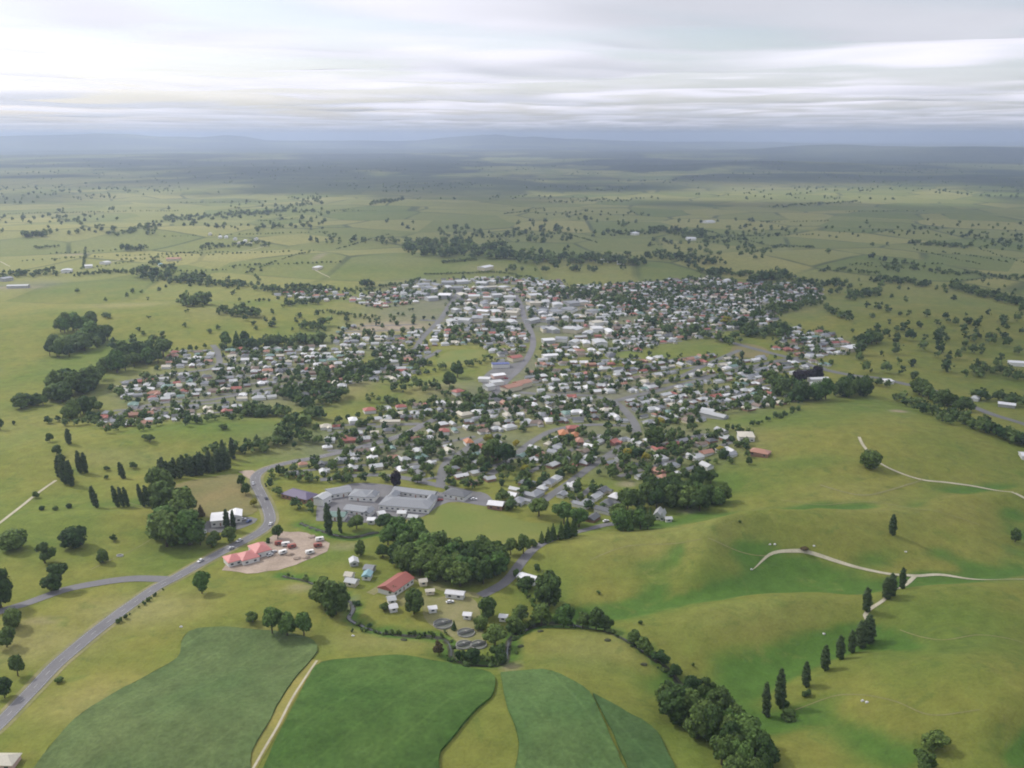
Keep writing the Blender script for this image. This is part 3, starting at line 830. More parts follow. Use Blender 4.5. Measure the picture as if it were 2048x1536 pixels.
def crown_arrays(kind, seed, leaves, size, core, low=False):
    r = random.Random(seed); rg = np.random.default_rng(seed)
    L = lobes_for(kind, r)
    C = np.array([l[0] for l in L]); R = np.array([l[1] for l in L])
    V, F, T = [], [], []
    nb = 0
    iv, if_ = ICO0 if low else ICO1
    use = range(len(L)) if not low else sorted(range(len(L)), key=lambda i: -R[i, 0])[:4 if kind not in ('poplar', 'conifer') else 6]
    for i in use:
        jit = rg.uniform(0.82, 1.12, (len(iv), 1)) if low else rg.uniform(0.9, 1.05, (len(iv), 1))
        V.append(C[i] + iv * R[i] * core * jit * (1.25 if low else 1.0)); F.append(if_ + nb); nb += len(iv)
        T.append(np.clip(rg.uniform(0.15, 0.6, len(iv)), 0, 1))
    area = R[:, 0] * R[:, 2]; pick = rg.choice(len(L), leaves * 3, p=area / area.sum())
    d = rg.normal(size=(leaves * 3, 3)); d /= np.linalg.norm(d, axis=1)[:, None]
    pos = C[pick] + d * R[pick] * rg.uniform(0.86, 1.1, (leaves * 3, 1))
    ins = np.zeros(len(pos), bool)
    for c, q in zip(C, R): ins |= (((pos - c) / (q * 0.8)) ** 2).sum(1) < 1
    keep = np.where(~ins & (pos[:, 2] > 0.2))[0][:leaves]
    pos = pos[keep]; nrm = d[keep] + rg.normal(0, .42, (len(keep), 3)) + np.array([0, 0, .25])
    nrm /= np.linalg.norm(nrm, axis=1)[:, None]
    t1 = np.cross(nrm, rg.normal(size=nrm.shape)); t1 /= np.linalg.norm(t1, axis=1)[:, None] + 1e-9
    t2 = np.cross(nrm, t1)
    s = size * rg.uniform(.6, 1.35, (len(pos), 1))
    a = pos + t1 * s; b = pos + t2 * s * .8; c = pos - t1 * s; e = pos - t2 * s * .8
    n = len(pos)
    V.append(np.stack([a, b, c, e], 1).reshape(-1, 3))
    q = np.arange(n)[:, None] * 4 + nb
    F.append(np.concatenate([q + [[0, 1, 2]], q + [[0, 2, 3]]], 0))
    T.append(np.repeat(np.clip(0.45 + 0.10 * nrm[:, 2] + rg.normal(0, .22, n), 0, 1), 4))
    return np.concatenate(V), np.concatenate(F), np.concatenate(T)

def trunk_mesh(name, h, r0, limbs, seed):
    rr = random.Random(seed); vs, fs = [], []
    def tube(p0, p1, a, b, k=6):
        p0, p1 = Vector(p0), Vector(p1); ax = (p1 - p0).normalized(); s = ax.orthogonal().normalized(); t = ax.cross(s)
        n0 = len(vs)
        for p, rad in ((p0, a), (p1, b)):
            for i in range(k):
                q = p + (s * math.cos(2 * PI * i / k) + t * math.sin(2 * PI * i / k)) * rad; vs.append(tuple(q))
        for i in range(k): fs.append((n0 + i, n0 + (i + 1) % k, n0 + k + (i + 1) % k, n0 + k + i))
    tube((0, 0, -1.0), (0.1, 0.05, h * .5), r0, r0 * .7); tube((0.1, 0.05, h * .5), (0, 0, h), r0 * .7, r0 * .25)
    for i in range(limbs):
        a = 2 * PI * i / limbs + rr.uniform(-.4, .4); z = h * rr.uniform(.35, .7)
        tube((0, 0, z), (math.cos(a) * h * .32, math.sin(a) * h * .32, z + h * .28), r0 * .4, r0 * .12, 5)
    return mesh_np(name, vs, fs, [M['bark']])

NEAR, TRUNK, LOW = {}, {}, {}
for k in DIMS:
    NEAR[k] = []; LOW[k] = []
    for s in range(4 if k in ('round', 'open', 'tall') else 3):
        leaves = {'poplar': 700, 'conifer': 700, 'shrub': 260}.get(k, 900)
        size = {'poplar': .42, 'conifer': .5, 'shrub': .30}.get(k, .48)
        NEAR[k].append(crown_arrays(k, 100 * len(k) + s + ord(k[0]), leaves, size, 0.86))
        LOW[k].append(crown_arrays(k, 900 + 10 * len(k) + s, 34, {'poplar': .7, 'conifer': 1.0, 'shrub': .5}.get(k, 1.15), 0.80, True))
    H, W = DIMS[k]
    TRUNK[k] = trunk_mesh('trunk', H * .7, {'poplar': .32, 'shrub': .08}.get(k, .38), 0 if k in ('poplar', 'conifer') else 4, 5)
CROWN_MESH = {}
def crown_mesh(kind, var, mat):
    key = (kind, var, mat)
    if key not in CROWN_MESH:
        v, f, t = NEAR[kind][var]
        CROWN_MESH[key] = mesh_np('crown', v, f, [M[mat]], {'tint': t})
    return CROWN_MESH[key]

# ------------------------------------------------------------------ tree list: every tree has a place on the ground, a height, a spread
TREES = []
def add_tree(x, y, h, w, kind='round', mat='leaf', area=None, label=None, lean=0.0, prio=0):
    TREES.append(dict(x=x, y=y, h=h, w=w, kind=kind, mat=mat, area=area, label=label, lean=lean, prio=prio))

def px_size(x, y, hpx, wpx):
    z = float(zg(x, y)); u, v, d = project(x, y, z)
    dep = math.atan2(CAM_H - z, math.hypot(x, y))
    return hpx * d / (FPX * math.cos(dep)), wpx * d / FPX

def tree_px(u, v, hpx, wpx, kind='round', label=None, mat='leaf', area=None, lean=0.0):
    x, y = PP(u, v)
    h, w = px_size(x, y, hpx, wpx)
    add_tree(x, y, h, w, kind, mat, area, label, lean, prio=1)

def trees_in(poly, n, hpx, kinds, area, gap=0.6, mat='leaf', asp=(0.75, 1.05)):
    """n trees spread over a polygon of the photograph, standing on the ground there"""
    p = np.array(poly, float); got = []; tries = 0
    x0, y0 = p.min(0); x1, y1 = p.max(0)
    while len(got) < n and tries < n * 60:
        tries += 1
        u, v = random.uniform(x0, x1), random.uniform(y0, y1)
        if not inside(np.array([u]), np.array([v]), p)[0]: continue
        h = random.uniform(*hpx)
        if any(abs(u - a) < gap * h and abs(v - b) < gap * h * 0.5 for a, b in got): continue
        got.append((u, v)); k = random.choice(kinds)
        a = random.uniform(*asp)
        if k == 'poplar': a = random.uniform(.2, .28)
        if k == 'conifer': a = random.uniform(.4, .55)
        x, y = PP(u, v); hh, ww = px_size(x, y, h, h * a)
        add_tree(x, y, hh, ww, k, mat if random.random() < .78 or mat != 'leaf' else 'leaf_bright', area)

def belt(u0, v0, u1, v1, n, hpx, jit, kinds=('round', 'open', 'tall'), area=None, asp=(0.7, 1.1), mat='leaf'):
    for i in range(n):
        t = (i + random.uniform(-.5, .5)) / max(1, n - 1)
        u = u0 + (u1 - u0) * t; v = v0 + (v1 - v0) * t + random.uniform(-jit, jit)
        h = hpx * random.uniform(.65, 1.2); k = random.choice(kinds); a = random.uniform(*asp)
        if k == 'poplar': a = random.uniform(.2, .28)
        if k == 'conifer': a = random.uniform(.42, .6)
        x, y = PP(u, v); hh, ww = px_size(x, y, h, h * a)
        add_tree(x, y, hh, ww, k, mat if random.random() < .78 or mat != 'leaf' else 'leaf_bright', area)

# single trees of the near paddocks
S = [
    (28, 1098, 40, 56, 'dome', 'wide dark dome-shaped tree at the photo\'s left edge, under the pale track'),
    (149, 1094, 42, 54, 'dome', 'broad dark dome-shaped tree standing alone in the paddock, second from the left edge'),
    (90, 1126, 42, 42, 'open', 'thin ragged tree just below the dome-shaped trees, upper of a touching pair'),
    (113, 1180, 52, 56, 'open', 'wide ragged tree above the side road, lower of a touching pair'),
    (206, 1125, 28, 24, 'dome', 'small round dark tree beside the white trough in the paddock'),
    (2, 1214, 84, 46, 'tall', 'tall dark tree cut off by the left edge above the side road'),
    (27, 1255, 40, 36, 'dome', 'round roadside tree just below the side road, uppermost of four at the left edge'),
    (14, 1294, 40, 36, 'round', 'second roadside tree down the left edge below the side road'),
    (36, 1352, 42, 34, 'round', 'third roadside tree down the left edge, beside the main road'),
    (10, 1396, 44, 36, 'round', 'lowest roadside tree at the left edge, near the main road'),
    (404, 1187, 44, 38, 'round', 'single bright green tree below the road junction by the red-roofed motel', 'leaf_bright'),
    (505, 1244, 22, 30, 'open', 'small sparse tree left of the bushy clump above the grey crop field'),
    (545, 1270, 56, 44, 'round', 'left tree of the bushy bright green clump at the crop field\'s top edge', 'leaf_bright'),
    (575, 1274, 50, 40, 'round', 'middle tree of the bushy bright green clump at the crop field\'s top edge', 'leaf_bright'),
    (608, 1272, 46, 40, 'round', 'right tree of the bushy bright green clump at the crop field\'s top edge', 'leaf_bright'),
    (644, 1210, 56, 48, 'round', 'large dark willow on the stream bend, left of two grown together'),
    (672, 1228, 66, 52, 'tall', 'largest dark willow on the stream bend, right of two grown together'),
    (828, 1228, 50, 36, 'tall', 'dark upright tree standing before the long red-roofed barn'),
    (786, 1190, 18, 22, 'shrub', 'low bush at the near corner of the long red-roofed barn'),
    (770, 1220, 16, 26, 'shrub', 'low bush on the stream bank right of the great willow'),
    (975, 1236, 44, 46, 'round', 'round tree at the works yard, beside the lane below the white bus-length shed'),
    (962, 1258, 26, 30, 'dome', 'dark round tree just above the round settling tanks'),
    (908, 1260, 20, 12, 'conifer', 'tiny pointed tree between the round settling tanks'),
    (878, 1310, 28, 26, 'open', 'brownish sparse tree on the stream bank below the settling tanks', 'leaf_brown'),
    (945, 1326, 30, 36, 'round', 'leafy tree in the stream loop below the settling tanks'),
    (1000, 1330, 42, 40, 'open', 'tree with a pale streak at the stream loop\'s right corner'),
    (990, 1290, 38, 48, 'round', 'wide tree on the inner bank right of the settling tanks'),
    (1030, 1262, 30, 36, 'round', 'tree on the stream\'s upper bank where it leaves the tank loop'),
    (1098, 1212, 66, 52, 'tall', 'tall dark tree below the white shed beside the lane'),
    (1052, 1178, 24, 34, 'round', 'round tree in front of the white shed beside the lane'),
    (1040, 1245, 34, 40, 'open', 'loose bush below the tall dark tree by the lane'),
    (1082, 1252, 46, 44, 'round', 'left tree of the row along the stream under the green slope'),
    (1128, 1254, 44, 42, 'round', 'second tree of the row along the stream under the green slope', 'leaf_bright'),
    (1165, 1258, 34, 32, 'open', 'third tree of the row along the stream under the green slope'),
    (1192, 1260, 42, 34, 'tall', 'fourth, pointed tree of the row along the stream under the green slope'),
    (1212, 1262, 30, 26, 'open', 'last, pale tree of the row along the stream under the green slope'),
    (1268, 1288, 28, 32, 'round', 'bush above the stream, first downstream of the bare reach'),
    (1288, 1306, 30, 34, 'round', 'bush above the stream, second downstream of the bare reach'),
    (1320, 1328, 26, 40, 'open', 'low spreading bush above the stream, third downstream of the bare reach'),
    (1350, 1356, 28, 30, 'round', 'bush above the stream, fourth downstream of the bare reach'),
    (1382, 1388, 34, 36, 'round', 'round tree at the top of the dark streamside wood'),
    (1412, 1386, 30, 32, 'open', 'pale-tipped tree just right of the dark streamside wood\'s top'),
    (1740, 936, 38, 44, 'dome', 'single dark tree below the winding pale track on the upper slope'),
    (2030, 1084, 28, 20, 'tall', 'small dark tree at the right edge above the pale farm track'),
    (1386, 1332, 8, 8, 'shrub', 'tiny dark bush alone on the slope above the streamside wood'),
    (1480, 1046, 7, 7, 'shrub', 'tiny dark bush alone below the dark hillside wood'),
    (1198, 1188, 8, 10, 'shrub', 'tiny dark bush alone at the green gully\'s left end'),
    (1280, 1248, 9, 12, 'shrub', 'tiny dark bush alone above the bare reach of stream'),
    (1075, 1142, 14, 16, 'shrub', 'small bush on the grass just right of the lane'),
    (1608, 1100, 8, 22, 'shrub', 'low scrubby bush beside the pale farm track\'s crest', 'leaf_brown'),
    (1868, 1500, 36, 60, 'open', 'dark spreading scrub in the lower right corner, upper of two'),
    (1850, 1545, 40, 56, 'open', 'dark spreading scrub in the lower right corner, lower of two'),
    (1566, 1412, 18, 26, 'shrub', 'dark bush at the foot of the tallest poplar in the row'),
    (1576, 1438, 14, 34, 'shrub', 'low grey bush below the poplar row\'s near end'),
    (1612, 1392, 14, 18, 'shrub', 'small bush under the third poplar of the slope row'),
    (118, 1364, 12, 22, 'shrub', 'low dark bush on the verge of the main road, bottom left'),
    (1340, 1012, 30, 26, 'conifer', 'pointed dark tree above the white farmhouse'),
    (290, 880, 12, 14, 'round', 'small round tree on the green hill edge below the west suburb'),
    (300, 884, 16, 20, 'round', 'bushy tree on the green hill edge below the west suburb'),
    (238, 760, 1, 1, None, None),
    (448, 858, 12, 22, 'shrub', 'bush alone on the bright green hillside'),
    (114, 910, 22, 20, 'round', 'rounded tree above the head of the pale track'),
    (100, 884, 20, 18, 'round', 'rounded tree higher up left of the pale track\'s head'),
    (84, 1020, 9, 12, 'dome', 'left of three tiny round bushes below the pale track'),
    (111, 1020, 9, 12, 'dome', 'middle of three tiny round bushes below the pale track'),
    (138, 1016, 10, 12, 'dome', 'right of three tiny round bushes below the pale track'),
    (72, 996, 14, 14, 'round', 'small round tree standing on the pale track'),
    (214, 941, 10, 12, 'round', 'upper of two tiny bushes left of the lone tall poplar'),
    (213, 958, 9, 10, 'round', 'lower of two tiny bushes left of the lone tall poplar'),
    (267, 937, 14, 16, 'round', 'small round tree right of the lone tall poplar'),
    (228, 1082, 14, 14, 'open', 'sparse little tree above the small round dark one in the paddock'),
    (28, 850, 10, 8, 'round', 'tiny dark tree on the bare slope at the left edge'),
    (1, 860, 24, 16, 'round', 'tree cut by the left edge on the bare slope'),
    (402, 1032, 24, 18, 'conifer', 'narrow brownish tree left of the long white shed', 'leaf_brown'),
    (556, 1078, 30, 24, 'round', 'rounded tree between the main road bend and the gravel yard'),
    (536, 1086, 10, 10, 'shrub', 'small bush at the gravel yard beside the motel'),
    (483, 972, 24, 18, 'round', 'dark tree inside the main road\'s bend, upper of two'),
    (492, 990, 26, 20, 'round', 'dark tree inside the main road\'s bend, lower of two'),
    (508, 1012, 16, 16, 'round', 'yellow-green bush inside the main road\'s bend', 'leaf_yellow'),
    (792, 974, 34, 22, 'dome', 'dark purple tree behind the school', 'leaf_purple'),
    (835, 966, 18, 24, 'round', 'rounded tree right of the dark purple one behind the school'),
    (713, 1058, 28, 34, 'round', 'rounded tree on the school\'s near side, beside two poplars'),
    (770, 1058, 30, 40, 'round', 'wide tree at the near corner of the school by the sports ground'),
    (720, 1112, 32, 20, 'tall', 'grey-green upright tree alone above the pale sheds'),
    (776, 1090, 40, 40, 'round', 'pale green tree on the brook, left end of the big wood', 'leaf_bright'),
    (766, 1114, 26, 30, 'round', 'dark tree below the pale green one at the big wood\'s left end'),
    (1078, 1032, 36, 44, 'round', 'rounded tree at the sports ground\'s upper right corner'),
    (1128, 1048, 44, 46, 'round', 'left of two large bright green trees by the lane\'s upper end', 'leaf_bright'),
    (1158, 1054, 40, 44, 'round', 'right of two large bright green trees by the lane\'s upper end', 'leaf_bright'),
    (1066, 1094, 16, 18, 'round', 'small bush where the lane passes the big wood'),
    (1436, 1010, 34, 30, 'dome', 'bright green round tree against the dark hillside wood', 'leaf_bright'),
    (1448, 1004, 40, 26, 'tall', 'dark tree at the right end of the hillside wood'),
    (1498, 930, 18, 14, 'round', 'small tree left of the red-brown farmhouse on the hill\'s edge'),
    (915, 755, 28, 30, 'round', 'large dark green tree clump by the town park, right of two'),
    (900, 775, 34, 30, 'round', 'large dark green tree clump by the town park, left of two'),
    (625, 775, 16, 15, 'round', 'yellow tree in the west suburb', 'leaf_yellow'),
    (978, 890, 22, 26, 'round', 'largest yellow tree in the middle of town', 'leaf_yellow'),
    (1032, 893, 14, 16, 'round', 'small yellow tree right of the largest yellow one', 'leaf_yellow'),
    (1050, 945, 16, 20, 'round', 'yellow tree above the near houses by the lane\'s street', 'leaf_yellow'),
    (1254, 912, 16, 22, 'round', 'yellow tree left of a pair above the hillside wood', 'leaf_yellow'),
    (1292, 922, 18, 20, 'round', 'orange-yellow tree right of a pair above the hillside wood', 'leaf_yellow'),
    (1319, 848, 14, 24, 'dome', 'low round yellow tree beside the town street fork', 'leaf_yellow'),
    (1440, 905, 14, 22, 'open', 'pale yellow tree near the town\'s right edge', 'leaf_yellow'),
    (1452, 648, 16, 30, 'open', 'wide yellow-green tree in the far suburb', 'leaf_yellow'),
    (1545, 776, 38, 40, 'round', 'very large dark tree among houses at the town\'s right edge, left of two'),
    (1562, 790, 40, 42, 'dome', 'very large dark tree among houses at the town\'s right edge, right of two'),
    (985, 925, 50, 46, 'round', 'big dark tree under the largest yellow tree, left of two'),
    (1012, 932, 46, 44, 'round', 'big dark tree under the largest yellow tree, right of two'),
    (1310, 892, 40, 40, 'tall', 'big blue-green tree among the houses above the hillside wood'),
    (1225, 955, 28, 26, 'round', 'dark tree beside the near street\'s pale roofs'),
]
for s in S:
    if s[4] is None: continue
    tree_px(*s[:5], label=s[5], mat=s[6] if len(s) > 6 else 'leaf')

# poplars
POP = [
    (1533, 1434, 66, 17, 'leftmost and nearest poplar of the row climbing the right-hand slope'),
    (1560, 1416, 76, 20, 'tallest poplar of the slope row, second from its near end'),
    (1612, 1374, 50, 16, 'third poplar from the near end of the slope row'),
    (1650, 1341, 50, 17, 'fourth poplar from the near end of the slope row'),
    (1680, 1319, 48, 17, 'fifth poplar from the near end of the slope row'),
    (1703, 1306, 46, 15, 'sixth poplar from the near end of the slope row'),
    (1722, 1296, 54, 22, 'fat double poplar of the slope row, left stem'),
    (1737, 1286, 56, 24, 'fat double poplar of the slope row, right stem'),
    (1733, 1224, 50, 17, 'slim poplar at the kink of the pale branch track'),
    (1773, 1198, 44, 18, 'left poplar of the close pair where the branch track meets the farm track'),
    (1783, 1192, 46, 18, 'right poplar of the close pair where the branch track meets the farm track'),
    (1804, 1178, 44, 13, 'slim upper poplar beside the junction of the pale farm tracks'),
    (1785, 1070, 42, 14, 'poplar standing all alone on the upper right slope'),
    (193, 1015, 44, 14, 'leftmost leaning poplar of the six in the left paddock'),
    (236, 1014, 44, 11, 'second leaning poplar of the six in the left paddock'),
    (247, 1014, 42, 10, 'third leaning poplar of the six in the left paddock'),
    (256, 1013, 40, 10, 'fourth leaning poplar of the six in the left paddock'),
    (287, 1013, 46, 11, 'fifth leaning poplar of the six in the left paddock'),
    (298, 1013, 44, 12, 'sixth, rightmost leaning poplar of the left paddock'),
    (247, 957, 34, 12, 'lone tall poplar higher up in the left paddock'),
    (160, 946, 46, 12, 'left of the twin poplars near the pale track\'s head'),
    (171, 946, 42, 12, 'right of the twin poplars near the pale track\'s head'),
    (122, 958, 48, 17, 'left poplar of the ragged clump at the pale track\'s head'),
    (131, 968, 62, 18, 'middle, tallest poplar of the ragged clump at the pale track\'s head'),
    (142, 972, 52, 16, 'right poplar of the ragged clump at the pale track\'s head'),
    (138, 888, 32, 12, 'poplar left of the bushes below the west suburb'),
    (455, 1060, 42, 12, 'left of two poplars in front of the long white shed'),
    (468, 1060, 40, 10, 'right of two poplars in front of the long white shed'),
    (658, 1070, 64, 16, 'left of two tall poplars before the school'),
    (681, 1066, 52, 9, 'right, thinner of two tall poplars before the school'),
    (320, 952, 34, 8, 'bare thin poplar at the left end of the poplar hedge'),
    (303, 962, 26, 10, 'short poplar below the bare thin one by the poplar hedge'),
    (448, 925, 46, 12, 'left of two poplars standing behind the brown paddock hedge'),
    (466, 918, 44, 12, 'right of two poplars standing behind the brown paddock hedge'),
]
for i, (u, v, h, w, lab) in enumerate(POP):
    tree_px(u, v, h, w, 'poplar', lab, 'leaf_poplar', lean=(0.16 if 13 <= i <= 19 else 0.05 if i < 13 else 0.03))
for i in range(17):
    t = i / 16
    tree_px(326 + 132 * t + random.uniform(-2, 2), 958 - 18 * t + random.uniform(-3, 3), random.uniform(34, 46), random.uniform(13, 17), 'poplar', None, 'leaf_poplar', 'in the close poplar hedge above the brown paddock')

# groves and woods of the near half
trees_in([(316, 1000), (372, 990), (386, 1030), (384, 1092), (322, 1096)], 9, (52, 78), ['tall', 'round'], 'in the tall dark grove left of the white shed')
trees_in([(330, 1096), (400, 1085), (470, 1078), (490, 1085), (440, 1098), (350, 1102)], 9, (22, 34), ['round', 'open'], 'in the scrub below the white shed')
trees_in([(790, 1075), (830, 1072), (850, 1100), (800, 1110)], 5, (36, 48), ['round'], 'in the paler upper left part of the big wood', mat='leaf_bright')
trees_in([(785, 1128), (850, 1112), (930, 1116), (1000, 1124), (1015, 1138), (990, 1158), (955, 1180), (900, 1172), (835, 1154)], 28, (40, 56), ['round', 'tall', 'dome'], 'in the big dark wood below the sports ground', 0.45)
trees_in([(1015, 1105), (1050, 1100), (1052, 1118), (1030, 1126)], 3, (32, 42), ['round'], 'at the big wood\'s right end beside the lane')
for u, v, h, w in [(1083, 1086, 26, 14), (1096, 1084, 32, 16), (1106, 1080, 36, 18), (1122, 1078, 38, 18), (1134, 1076, 44, 20), (1147, 1072, 44, 18)]:
    tree_px(u, v, h, w, 'conifer', None, 'leaf', 'in the dark pointed row along the sports ground\'s lane')
trees_in([(1250, 1022), (1300, 1000), (1390, 1002), (1430, 1006), (1400, 1024), (1310, 1020)], 13, (38, 56), ['round', 'tall', 'dome'], 'in the dark hillside wood above the white farmhouse', 0.45)
trees_in([(1224, 1056), (1240, 1046), (1300, 1048), (1302, 1058), (1240, 1064)], 8, (28, 44), ['dome', 'conifer', 'round'], 'in the dark clump left of the white farmhouse', 0.4)
trees_in([(1318, 1408), (1340, 1392), (1420, 1420), (1500, 1470), (1545, 1530), (1540, 1575), (1470, 1560), (1400, 1490), (1330, 1440)], 26, (44, 66), ['round', 'tall', 'dome'], 'in the dark streamside wood at the bottom right', 0.42)
trees_in([(1700, 1490), (1720, 1480), (1730, 1500)], 0, (20, 30), ['open'], 'none')
belt(545, 985, 640, 1035, 13, 22, 8, ('round', 'open'), 'in the garden belt between main road bend and school')
belt(548, 955, 780, 968, 26, 20, 7, ('round', 'open', 'tall'), 'in the thick tree belt behind the school')
belt(470, 905, 640, 880, 22, 24, 10, ('round', 'tall', 'open'), 'among the trees above the main road\'s bend')
belt(380, 920, 450, 905, 6, 24, 6, ('round', 'tall'), 'in the clump above the poplar hedge')
belt(560, 868, 640, 830, 18, 28, 9, ('round', 'tall'), 'in the dark trees right of the bright green hillside')
belt(480, 835, 575, 828, 15, 26, 5, ('round', 'tall', 'dome'), 'in the dark wood topping the bright green hillside')
belt(360, 850, 480, 838, 14, 18, 5, ('round', 'open'), 'in the hedge between west suburb and bright green hillside')
belt(205, 862, 320, 855, 11, 20, 6, ('round', 'open'), 'in the low trees under the west suburb\'s left end')
belt(95, 850, 190, 845, 10, 18, 8, ('round', 'open'), 'in the scattered trees left of the west suburb\'s foot')
belt(145, 832, 195, 822, 7, 34, 5, ('round', 'dome'), 'in the dark clump at the west suburb\'s left corner')
belt(40, 818, 105, 800, 8, 32, 6, ('round', 'tall'), 'in the row of dark trees on the far left slope')
belt(120, 795, 205, 770, 10, 44, 12, ('round', 'tall'), 'in the big dark trees left of the west suburb')
belt(205, 745, 330, 720, 14, 38, 10, ('round', 'tall'), 'in the dark wood above the west suburb')
belt(100, 712, 215, 680, 17, 34, 12, ('round', 'dome'), 'in the dark wood on the far left hill')
belt(120, 665, 180, 655, 8, 34, 3, ('round',), 'in the dark wood on the far left hill')
belt(230, 700, 320, 690, 10, 22, 8, ('open', 'round'), 'in the loose trees above the west suburb')
belt(235, 795, 262, 805, 5, 24, 4, ('round',), 'in the dark clump inside the west suburb\'s left edge')
belt(455, 695, 485, 692, 3, 30, 2, ('conifer', 'round'), 'in the dark pointed clump behind the west suburb')
belt(485, 695, 645, 686, 22, 22, 4, ('round', 'dome'), 'in the hedge of trees behind the west suburb')
belt(560, 790, 760, 745, 34, 26, 16, ('round', 'open', 'tall'), 'among the garden trees on the town\'s wooded rise')
belt(590, 815, 690, 800, 18, 24, 8, ('round', 'open'), 'among the trees under the wooded rise')
belt(780, 770, 960, 800, 30, 18, 10, ('round', 'open'), 'on the grassy knolls in mid-town')
belt(740, 800, 980, 822, 26, 18, 7, ('round', 'open'), 'along the gardens above the main road')
belt(860, 845, 990, 800, 18, 20, 5, ('round', 'tall'), 'beside the main road through town')
belt(1210, 860, 1500, 870, 22, 18, 8, ('round', 'open'), 'in gardens along the town\'s cross street')
belt(1350, 838, 1620, 800, 34, 20, 7, ('round', 'open', 'dome'), 'in the hedge at the town\'s right edge')
belt(1500, 852, 1600, 822, 16, 12, 3, ('round', 'dome'), 'in the boundary hedge above the green hill')
belt(1600, 800, 1730, 788, 10, 38, 4, ('round', 'dome'), 'in the big dark trees at the green hill\'s top')
belt(1600, 762, 1640, 758, 5, 24, 3, ('dome',), 'in the dark clump by the long highway sheds', mat='leaf_purple')
belt(1690, 765, 1770, 772, 8, 18, 3, ('round',), 'in the small trees by the highway')
belt(1790, 800, 1900, 845, 22, 24, 6, ('round', 'open'), 'in the scrub belt between hill and highway')
belt(1900, 838, 2055, 895, 30, 26, 6, ('round', 'tall'), 'in the dark belt right of the green hill')
belt(1840, 795, 1930, 822, 12, 30, 6, ('round', 'tall'), 'in the trees along the highway')
belt(1950, 800, 2055, 812, 12, 24, 5, ('round',), 'in the trees behind the highway houses')
belt(1940, 745, 2055, 760, 14, 22, 6, ('round',), 'by the houses at the right edge')
trees_in([(1680, 690), (1760, 660), (1900, 640), (2048, 620), (2048, 750), (1950, 760), (1800, 760), (1720, 750)], 58, (14, 32), ['round', 'tall', 'open'], 'scattered on the pasture right of town', 0.8)
belt(1720, 690, 1760, 686, 6, 28, 3, ('tall', 'round'), 'in the dark clump by the outlying houses')
belt(1480, 665, 1600, 680, 22, 24, 8, ('round', 'tall'), 'in the dark trees of the far suburb')
belt(1500, 640, 1560, 620, 10, 28, 4, ('tall', 'conifer'), 'in the dark trees of the far suburb')
belt(1300, 655, 1480, 690, 26, 20, 8, ('round', 'tall'), 'in the trees across the far suburb')
belt(220, 1255, 250, 1238, 8, 9, 2, ('shrub',), 'in the verge hedge of the main road', mat='leaf')
belt(236, 1246, 330, 1178, 16, 8, 2, ('shrub',), 'in the verge hedge of the main road')
belt(395, 1135, 470, 1098, 9, 7, 2, ('shrub',), 'in the low hedge opposite the motel')
belt(1020, 1270, 1060, 1255, 6, 22, 4, ('round', 'open'), 'on the stream\'s upper bank')
belt(1400, 1400, 1440, 1410, 4, 26, 4, ('round',), 'at the top of the streamside wood')
belt(710, 1262, 890, 1276, 16, 9, 2, ('shrub',), 'along the stream\'s straight reach')
belt(910, 1322, 1000, 1326, 12, 18, 5, ('round', 'shrub'), 'inside the stream loop')
belt(880, 1255, 980, 1310, 10, 14, 8, ('shrub', 'open'), 'around the settling tanks')
belt(1030, 1160, 1075, 1220, 9, 16, 8, ('open', 'shrub'), 'on the bright green bank by the lane', mat='leaf_bright')
belt(1080, 930, 1400, 950, 40, 22, 18, ('round', 'open'), 'in gardens of the near suburb\'s right half')
belt(850, 900, 1060, 960, 34, 20, 18, ('round', 'open'), 'in gardens of the near suburb\'s middle')
belt(1290, 985, 1420, 970, 12, 26, 6, ('round', 'open'), 'on the slope above the hillside wood')
belt(850, 748, 985, 722, 16, 14, 4, ('round', 'open'), 'along the town park\'s near side')
belt(995, 1005, 1040, 1000, 8, 22, 6, ('round',), 'behind the small white clubhouse')

